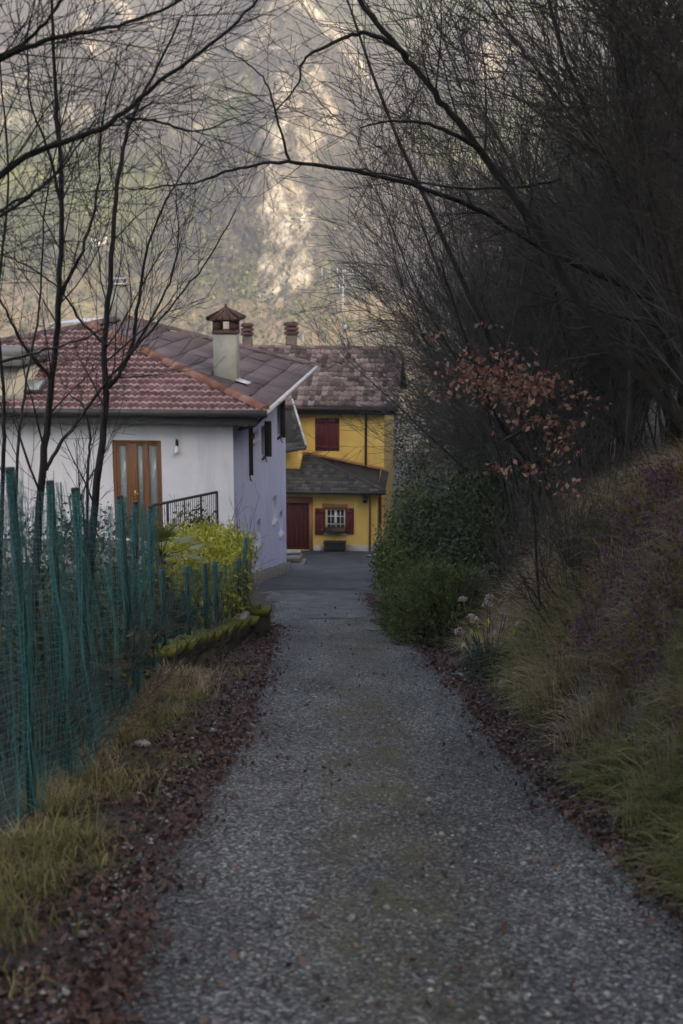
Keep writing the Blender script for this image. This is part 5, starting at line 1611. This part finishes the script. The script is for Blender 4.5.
# ------------------------------------------------------------------ net fences
g = np.random.default_rng(61)
FX = -2.0
NETTOP = [(5.2, 7.2), (5.8, 7.8)]
post_px = [(10, 470, 45, 800), (50, 483, 72, 765), (75, 490, 100, 735), (120, 497, 125, 705), (135, 503, 137, 692), (150, 507, 152, 684)]
posts = []
for (tx, ty, bx, by) in post_px:
    Y = 2.0 * F_PX / (341.5 - tx) * 1.0
    Y = (Y - .36) / (.982 + .19 * .188)
    top = at(tx, ty, Y); bt = at(bx, by, Y); bt = np.array([min(bt[0], -1.86), Y, gz(bt[0], Y)])
    posts.append((top, bt))
pre = []
for Y in (4.6, 5.9, 7.1):
    x = FX + g.normal(0, .04); z = gz(x, Y); pre.append((np.array([x - .1, Y, z + 2.05]), np.array([x, Y, z])))
posts = pre + posts
tall = thing('net_fence', (FX, 9, gz(FX, 9)), 'tall teal green net fence on leaning posts along the left verge', 'fence')
for (t_, b_) in posts:
    b = MB(); b.tube([b_ - up3 * .2, b_ + (t_ - b_) * .5 + np.array([g.normal(0, .015), 0, 0]), t_], [.03, .029, .028], 10)
    po = sub(tall, b.build('post', M['post_green'], tall, smooth=True))
    b = MB(); b.tube([t_ - up3 * .015, t_ + up3 * .015], .028, 10); b.build('cap', M['metal_dark'], po)


def net(posts, name, m, parent, cell, r, g, sag=.05, bunch=14, h0=.0, vjit=.012, lift=.03, top_drop=.04):
    """net hung between posts: every strand is a thin cord"""
    b = MB()
    ts = np.array([p[0] for p in posts]); bs = np.array([p[1] for p in posts])
    d = np.concatenate([[0], np.cumsum(np.linalg.norm(np.diff(bs, axis=0), axis=1))])
    Lt = d[-1]; H = np.mean(np.linalg.norm(ts - bs, axis=1))

    def S_(s, h, ph):
        k = np.stack([np.interp(s, d, ts[:, i]) for i in range(3)], -1); q = np.stack([np.interp(s, d, bs[:, i]) for i in range(3)], -1)
        near = np.min(np.abs(np.asarray(s)[..., None] - d), -1)
        sagz = np.minimum(near, .6) * sag * 2
        p = q + (k - q) * np.asarray(h)[..., None]
        p[..., 2] -= sagz * np.asarray(h) + top_drop - lift * (1 - np.asarray(h))
        wv = (vnoise(np.asarray(s) * 2.3, np.asarray(h) * 2.2 + ph, 5) - .5) * .16 + (vnoise(np.asarray(s) * 7, np.asarray(h) * 4, 8) - .5) * .05
        p[..., 0] += wv + .035
        p[..., 1] += (vnoise(np.asarray(s) * 3 + 7, np.asarray(h) * 3, 6) - .5) * .10
        return p
    hs = np.linspace(h0, 1, 18)
    for s in np.arange(0, Lt, cell):
        b.tube(S_(np.full(18, s) + g.normal(0, vjit), hs, 0), r, 3, cap=False)
    for hh in np.arange(h0, 1.001, cell / H):
        s = np.arange(0, Lt, .09)
        b.tube(S_(s, np.clip(np.full(len(s), hh) + (vnoise(s * 2, hh * 9, 4) - .5) * .03, 0, 1), 0), r, 3, cap=False)
    # gathered folds where the net is wrapped round the posts
    for k in range(len(posts)):
        for j in range(bunch):
            off = g.normal(0, .035); ph = g.uniform(0, 6); wd = g.uniform(.01, .05)
            p = bs[k] + (ts[k] - bs[k]) * hs[:, None] + np.stack([.04 + off * .5 + wd * np.sin(hs * 9 + ph), off + wd * np.cos(hs * 7 + ph) + .05 * g.normal() * (1 - hs), 0 * hs], -1)
            b.tube(p, r * 1.3, 3, cap=False)
        for hh in np.arange(h0, 1.0, cell / H * .8):
            p = bs[k] + (ts[k] - bs[k]) * hh
            a = np.linspace(0, 5.2, 7); rr = .036 + .02 * g.random()
            b.tube(p + np.stack([np.cos(a) * rr, np.sin(a) * rr * 1.3, .01 * np.sin(a * 2)], -1), r, 3, cap=False)
    return b.build(name, m, parent)


net(posts, 'net', M['net_green'], tall, .05, .0016, g)
# second, duller layer hanging behind
net([(t_ + np.array([-.1, 0, -.1]), b_ + np.array([-.12, 0, 0])) for t_, b_ in posts], 'net', M['net_dull'], tall, .075, .0014, g, bunch=3)

# mossy wall that carries the low fence
wa = np.array([-2.02, 15.2]); wb2 = np.array([-1.36, 19.7])
wd = unit(np.append(wb2 - wa, 0)); wp = np.array([wd[1], -wd[0], 0])
AXm = np.array([wd, wp, [0, 0, 1]])
mw = thing('mossy_wall', (*((wa + wb2) / 2), gz(*((wa + wb2) / 2))), 'low mossy stone wall curbing the garden under the low net fence', 'wall')
b = MB(); Lw = np.linalg.norm(wb2 - wa); bc = MB(); k = 0; s = 0
while s < Lw:
    l = g.uniform(.28, .5); c = wa + wd[:2] * (s + l / 2); zg = float(zr(c[1]))
    for j in range(2):
        b.box((c[0], c[1], zg + .02 + j * .17 + g.normal(0, .01)) + wp * g.normal(0, .012), (l - .012, .24 + g.normal(0, .01), .165), AXm, bev=.03)
    hgt = g.uniform(.05, .08)
    bc.box((c[0], c[1], zg + .30) + wp * g.normal(0, .012), (l + .01, .30, hgt), AXm, bev=.025)
    s += l
b.build('stone_courses', M['moss_wall'], mw)
# moss cushions over the coping
cc = []
for i in range(900):
    s = g.uniform(0, Lw); off = g.normal(0, .09); c = wa + wd[:2] * s
    cc.append(np.array([c[0], c[1], float(zr(c[1])) + .335 - abs(off) * .2]) + wp * np.clip(off, -.15, .13))
leaf_quads(bc, np.array(cc), g.uniform(.02, .05, 900), g, 1., .8)
bc.build('moss_coping', M['moss_cap'], mw)
mp_ = thing('gate_pillar', (-1.25, 20.1, float(zr(20.1))), 'squat mossy stone block at the end of the low mossy wall', 'pillar')
b = MB(); b.box((-1.25, 20.1, float(zr(20.1)) + .16), (.26, .4, .42), AXm, bev=.04); b.build('block', M['moss_wall'], mp_)
b = MB(); b.box((-1.25, 20.1, float(zr(20.1)) + .41), (.3, .44, .09), AXm, bev=.03)
cc = np.array([[-1.25 + g.normal(0, .08), 20.1 + g.normal(0, .12), float(zr(20.1)) + .455] for i in range(140)]); leaf_quads(b, cc, g.uniform(.02, .05, 140), g, 1., .8)
b.build('moss_coping', M['moss_cap'], mp_)
ws = MB(); c = wa + wd[:2] * (Lw - .35)
ws.box((c[0] + .0, c[1], float(zr(c[1])) + .37), (.34, .18, .1), AXm, bev=.03)
tag(ws.build('loose_stone', M['rock'], loc=(c[0], c[1], float(zr(c[1])) + .33)), 'pale broken stone lying on the mossy wall near its end', 'stone')
# low fence
lp = []
for f in (.06, .3, .5, .62, .93):
    c = wa + wd[:2] * Lw * f; z = float(zr(c[1])) + .34
    lp.append((np.array([c[0] - .03, c[1], z + .88]), np.array([c[0] - .02, c[1], z])))
lp.append((np.array([-1.38, 20.0, float(zr(20)) + 1.5]), np.array([-1.40, 20.0, float(zr(20)) + .1])))
lowf = thing('net_fence', (*lp[2][1],), 'low grey green net fence standing on the mossy wall', 'fence')
for (t_, b_) in lp:
    b = MB(); b.tube([b_ - up3 * .1, t_], .028, 8); b.build('post', M['post_green'], lowf, smooth=True)
net(lp, 'net', M['net_dull'], lowf, .05, .0022, g, sag=.02, bunch=9)

# ------------------------------------------------------------------ ground cover
g = np.random.default_rng(19)


def litter(name, n, xf, y0, y1, m, label, s0, s1, dens=None):
    y = y0 + (y1 - y0) * g.random(n) ** 1.6; x = xf(y, n)
    if dens is not None:
        k = g.random(n) < dens(x, y); x, y = x[k], y[k]
    z = ground(x, y)
    k = g.random(len(x)) < .35 + 1.5 * sstep(.34, .6, fbm(x * 2.3, y * 1.4, 303, 4)); x, y, z = x[k], y[k], z[k]
    inl = (x > np.interp(y, EY, EL)) & (x < np.interp(y, EY, ER)) & (y < 33)
    z = np.where(inl, np.maximum(z, zr(y) + .045), z) + g.uniform(.0, .03, len(x))
    b = MB(); c = np.stack([x, y, z], -1)
    leaf_quads(b, c, s0 + (s1 * 1.35 - s0) * g.random(len(x)) ** 2.2, g, 2.2, .62)
    return tag(b.build(name, m), label, None, None, 'stuff')


litter('fallen_leaves', 40000, lambda y, n: np.interp(y, EY, EL) + .18 - np.abs(g.normal(0, .46, n)) + g.normal(0, .1, n) * (g.random(n) < .5), 3.6, 22, M['leaf_litter'], 'dark red brown fallen leaves along the left verge', .018, .05)
litter('fallen_leaves', 32000, lambda y, n: np.interp(y, EY, ER) - .14 + np.abs(g.normal(0, .3, n)) + g.normal(0, .1, n) * (g.random(n) < .5), 3.6, 30, M['leaf_litter'], 'dark red brown fallen leaves along the right verge', .018, .05)
litter('scattered_leaves', 900, lambda y, n: g.uniform(-.8, 1.3, n), 4, 26, M['leaf_litter'], 'sparse dead leaves blown onto the gravel', .02, .045)
litter('wood_floor_leaves', 12000, lambda y, n: foot(y) + g.uniform(.8, 12, n), 8, 50, M['leaf_litter'], 'dead leaves covering the wood floor above the bank', .05, .11)
litter('bank_leaves', 9000, lambda y, n: foot(y) + 2.6 * g.random(n) ** 1.3, 5, 19, M['leaf_litter'], 'dead leaves caught among the tussocks of the right bank', .03, .07)
# loose stones in the gravel and its edges
b = MB(); n_ = 5200
y = 3.8 + 12 * g.random(n_) ** 1.8; f = g.random(n_); e = g.random(n_) < .35
x = np.interp(y, EY, EL) * (1 - f) + np.interp(y, EY, ER) * f
x = np.where(e, np.where(g.random(n_) < .5, np.interp(y, EY, EL) + g.normal(0, .12, n_), np.interp(y, EY, ER) + g.normal(0, .12, n_)), x)
s = g.gamma(3, .0022, n_) + .004
oc = np.array([[1, 0, 0], [-1, 0, 0], [0, 1, 0], [0, -1, 0], [0, 0, 1], [0, 0, -1.]]); of = np.array([[0, 2, 4], [2, 1, 4], [1, 3, 4], [3, 0, 4], [2, 0, 5], [1, 2, 5], [3, 1, 5], [0, 3, 5]])
v = oc[None] * s[:, None, None] * g.uniform(.6, 1.3, (n_, 6, 1)) * np.array([1.2, 1, .7])
an = g.uniform(0, 6.28, n_); ca, sa = np.cos(an)[:, None], np.sin(an)[:, None]
v = np.stack([v[..., 0] * ca - v[..., 1] * sa, v[..., 0] * sa + v[..., 1] * ca, v[..., 2]], -1)
v += np.stack([x, y, zr(y) + .045 + s * .1], -1)[:, None, :]
b.add(v.reshape(-1, 3), t=(np.arange(n_)[:, None, None] * 6 + of[None]).reshape(-1, 3))
M['pebble'] = mat('pebble', [(.05, (.07, .068, .066)), (.5, (.17, .165, .16)), (.85, (.29, .285, .27)), (.99, (.5, .49, .47))], 4, island=.85, rough=.8)
tag(b.build('loose_gravel', M['pebble']), 'loose grey stones strewn over the gravel lane', None, None, 'stuff')


def grass(name, cx, cy, n_blade, L, m, label, droop, wid, g, dirf=None, spread=.09):
    """tufts at (cx, cy): each blade bends over in three pieces"""
    n = len(cx); N_ = n * n_blade
    X = np.repeat(cx, n_blade) + g.normal(0, spread, N_); Y = np.repeat(cy, n_blade) + g.normal(0, spread, N_)
    Z = ground(X, Y) - .01
    l = np.repeat(L * g.uniform(.6, 1.25, n), n_blade) * g.uniform(.55, 1.15, N_)
    an = g.uniform(0, 6.28, N_); o = np.stack([np.cos(an), np.sin(an)], -1)
    if dirf is not None: o = o * .75 + dirf(X, Y)
    nr = np.linalg.norm(o, axis=1)[:, None]; o = o / nr * np.minimum(nr, 1.2)
    dr = g.uniform(.5, 1.3, N_) * droop
    P0 = np.stack([X, Y, Z], -1); o3 = np.concatenate([o, np.zeros((N_, 1))], 1)
    side = np.stack([-o[:, 1], o[:, 0], np.zeros(N_)], -1); side /= np.linalg.norm(side, axis=1)[:, None]
    pts = []
    for f in (0, .4, .75, 1.):
        pts.append(P0 + o3 * (l * dr * f ** 1.5)[:, None] * .8 + np.array([0, 0, 1.]) * (l * (f - .62 * dr * f ** 2.3))[:, None])
    w_ = wid * g.uniform(.7, 1.3, N_)[:, None]
    vs_ = []
    for p, k in zip(pts, (1, .85, .55, .08)):
        vs_ += [p - side * w_ * k, p + side * w_ * k]
    v = np.stack(vs_, 1).reshape(-1, 3); i = np.arange(N_)[:, None] * 8
    b = MB(); b.add(v, q=np.vstack([i + np.array([0, 1, 3, 2]), i + np.array([2, 3, 5, 4]), i + np.array([4, 5, 7, 6])]), qtone=np.tile(np.repeat(g.uniform(.01, 1, n), n_blade), 3))
    return tag(b.build(name, m), label, None, None, 'stuff')


down = lambda X, Y: np.stack([np.full(len(X), -.75), np.full(len(X), .0)], -1)
def land(px, py):
    d = ray(px, py); t = 3.
    for _ in range(1600):
        t += .03; q = CAM + d * t
        if q[2] < ground(q[0], q[1]): break
    return q


HP = np.array([land(*p)[:2] for p in ((650, 500), (640, 540), (662, 565), (620, 560), (672, 600), (600, 645), (630, 660), (660, 650), (615, 705), (650, 720), (672, 770))])
HR = np.array([.36, .34, .34, .28, .36, .22, .28, .32, .22, .24, .26])


def hmask(x, y):
    d = np.min(np.hypot(np.asarray(x)[..., None] - HP[:, 0], (np.asarray(y)[..., None] - HP[:, 1]) * .6) / HR, -1)
    return d + (fbm(x * 2.2, y * 1.6, 97, 3) - .5) * 1.6 < 1
n_ = 2500; y = 5.5 + 12.5 * g.random(n_) ** 1.25; t_ = .05 + 2.9 * g.random(n_); x = foot(y) + t_
msk = fbm(x * .9, y * .9, 91, 3)
gap = fbm(x * 2.6, y * 2.0, 401, 3) > .40
k = (msk > .45) & gap & (~hmask(x, y) | (g.random(n_) < .6)); grass('bank_grass', x[k], y[k], 30, .5, M['grass_tan'], 'drooping tawny grass covering the right bank', 1.0, .0045, g, down, .07)
n_ = 1500; y = 5.5 + 12 * g.random(n_) ** 1.2; t_ = .0 + 2.2 * g.random(n_) ** 1.2; x = foot(y) + t_
k = (fbm(x * .9, y * .9, 91, 3) < .50) & (fbm(x * 2.6, y * 2.0, 401, 3) > .43) & (~hmask(x, y) | (g.random(n_) < .6)); grass('bank_grass', x[k], y[k], 30, .4, M['grass_olive'], 'olive green grass in cushions low on the right bank', .95, .0045, g, down, .07)
n_ = 110; y = 4.2 + 12 * g.random(n_) ** 1.2; x = -1.95 + np.abs(g.normal(0, .26, n_)) + .12
k = fbm(x * 1.2, y * 1.0, 95, 3) > .44; grass('verge_grass', x[k], y[k], 26, .24, M['grass_olive'], 'short olive grass at the foot of the net fence', .8, .003, g)
n_ = 60; y = 6.5 + 8 * g.random(n_); x = -1.95 + np.abs(g.normal(0, .16, n_))
grass('verge_grass', x, y, 26, .24, M['grass_tan'], 'pale dry grass tufts along the net fence base', .8, .003, g)
n_ = 700; y = 4.2 + 12 * g.random(n_) ** 1.2; x = -1.2 - .8 * g.random(n_) ** .7
k = fbm(x * 1.6, y * 1.1, 195, 3) > .55; grass('mossy_turf', x[k], y[k], 26, .11, M['grass_olive'], 'short mossy turf in patches on the left verge', .8, .003, g)
n_ = 60; y = 13.2 + 1.6 * g.random(n_); x = -1.75 + g.normal(0, .14, n_); grass('verge_grass', x, y, 30, .36, M['grass_tan'], 'thick dry grass clump where the tall net meets the mossy wall', .85, .003, g)
n_ = 120; y = 4 + 3.6 * g.random(n_); x = -1.75 + g.normal(0, .2, n_); grass('verge_grass', x, y, 24, .16, M['grass_olive'], 'low mossy grass in the left corner by the verge', .8, .003, g)
n_ = 700; y = 14 + 34 * g.random(n_); x = -2.4 - 7 * g.random(n_); grass('garden_grass', x, y, 12, .3, M['grass_olive'], 'rough garden grass below the white house', .8, .006, g)
# heather on the bank
n_ = 3000; y = 5.8 + 10 * g.random(n_); t_ = .35 + 2.5 * g.random(n_) ** .9; x = foot(y) + t_
k = hmask(x, y); x, y = x[k], y[k]; n_ = len(x)
b = MB(); c = []
for i in range(n_):
    z = gz(x[i], y[i]); m_ = 20
    for j in range(2):
        d = unit(np.array([g.normal(-.3, .35), g.normal(0, .35), 1])); l = g.uniform(.24, .5); f = g.random(m_)[:, None]
        c.append(np.array([x[i], y[i], z]) + g.normal(0, .05, 3) * np.array([1, 1, 0]) + d * l * f + g.normal(0, .012, (m_, 3)))
c = np.vstack(c); leaf_quads(b, c, g.uniform(.02, .05, len(c)), g, 0, .45, up=np.array([-.2, 0, .8]))
tag(b.build('heather', M['heather'], None), 'dull purple heather patches among the bank grass', None, None, 'stuff')

# stones at the bank foot, stump at the forecourt
def stone(px, py, s, m, label, Y):
    p = at(px, py, Y); z = gz(p[0], Y)
    bm_ = np.random.default_rng(int(px)); b = MB(); nu, nv = 9, 7
    th = np.linspace(0, 2 * math.pi, nu, endpoint=False); ph = np.linspace(.15, math.pi - .15, nv)
    v = np.array([[math.cos(a) * math.sin(c_), math.sin(a) * math.cos(0) * math.sin(c_), math.cos(c_)] for c_ in ph for a in th])
    v = v * (1 + .35 * (bm_.random((len(v), 1)) - .5)) * np.array(s)
    q = [[j * nu + i, j * nu + (i + 1) % nu, (j + 1) * nu + (i + 1) % nu, (j + 1) * nu + i] for j in range(nv - 1) for i in range(nu)]
    t = [[i, (i + 1) % nu, nu * nv] for i in range(nu)] + [[(nv - 1) * nu + (i + 1) % nu, (nv - 1) * nu + i, nu * nv + 1] for i in range(nu)]
    v = np.vstack([v, [0, 0, s[2]], [0, 0, -s[2]]])
    b.add(v + np.array([p[0], Y, z + s[2] * .5]), q=q, t=t)
    tag(b.build('stone', M[m], loc=(p[0], Y, z)), label, 'stone')


stone(503, 678, (.06, .07, .055), 'rock', 'pale round stone on the leaves below the small juniper', 14.2)
stone(487, 674, (.05, .05, .03), 'rock', 'flat pale stone left of the round stone on the verge leaves', 14.9)
stone(460, 668, (.07, .05, .025), 'rock', 'flat stone at the gravel edge below the yew shrub', 15.4)
stone(143, 755, (.07, .05, .03), 'rock', 'grey stone lying in the leaves of the left verge', 10.6)
x, y = pos(385, 37.5); z = gz(x, y)
stp = thing('tree_stump', (x, y, z), 'reddish cut stump at the forecourt edge before the ivy', 'stump')
b = MB(); b.tube([(0, 0, -.1), (.01, 0, .15), (.03, .0, .42)], [.17, .14, .13], 9); b.build('bark', M['bark_grey'], stp, world=False)
b = MB(); b.tube([(.03, 0, .42), (.031, 0, .43)], .12, 9); b.build('cut_face', M['stump_red'], stp, world=False)
# plants in the flower box on the yellow house sill
pa, za = yhit(335, 530, -.12)
fb = thing('flower_box', Yh(pa, -.14, za), 'window box of trailing green plants on the small yellow house window', 'flower box')
b = MB(); b.box((0, 0, 0), (.72, .2, .16), AX_Y, bev=.01); b.build('box', M['terracotta'], fb, world=False)
b = MB(); c = np.stack([g.normal(0, .22, 420), g.normal(-.05, .08, 420), g.normal(.02, .12, 420)], -1); leaf_quads(b, c, g.uniform(.04, .085, 420), g, .3, .6); b.build('foliage', M['leaf_mid'], fb, world=False)

# ------------------------------------------------------------------ haze
hz_ = MB(); hz_.box((0, 560, 155), (1400, 1760, 560))
hm = bpy.data.materials.new('haze'); hm.use_nodes = True
N = hm.node_tree.nodes; N.remove(N['Principled BSDF'])
pv = N.new('ShaderNodeVolumePrincipled'); pv.inputs['Color'].default_value = (.92, .94, 1, 1)
pv.inputs['Density'].default_value = HAZE_D = .0005; pv.inputs['Anisotropy'].default_value = .2
hm.node_tree.links.new(pv.outputs[0], N['Material Output'].inputs['Volume'])
ho = hz_.build('haze', hm); tag(ho, 'thin valley haze', None, None, 'stuff')
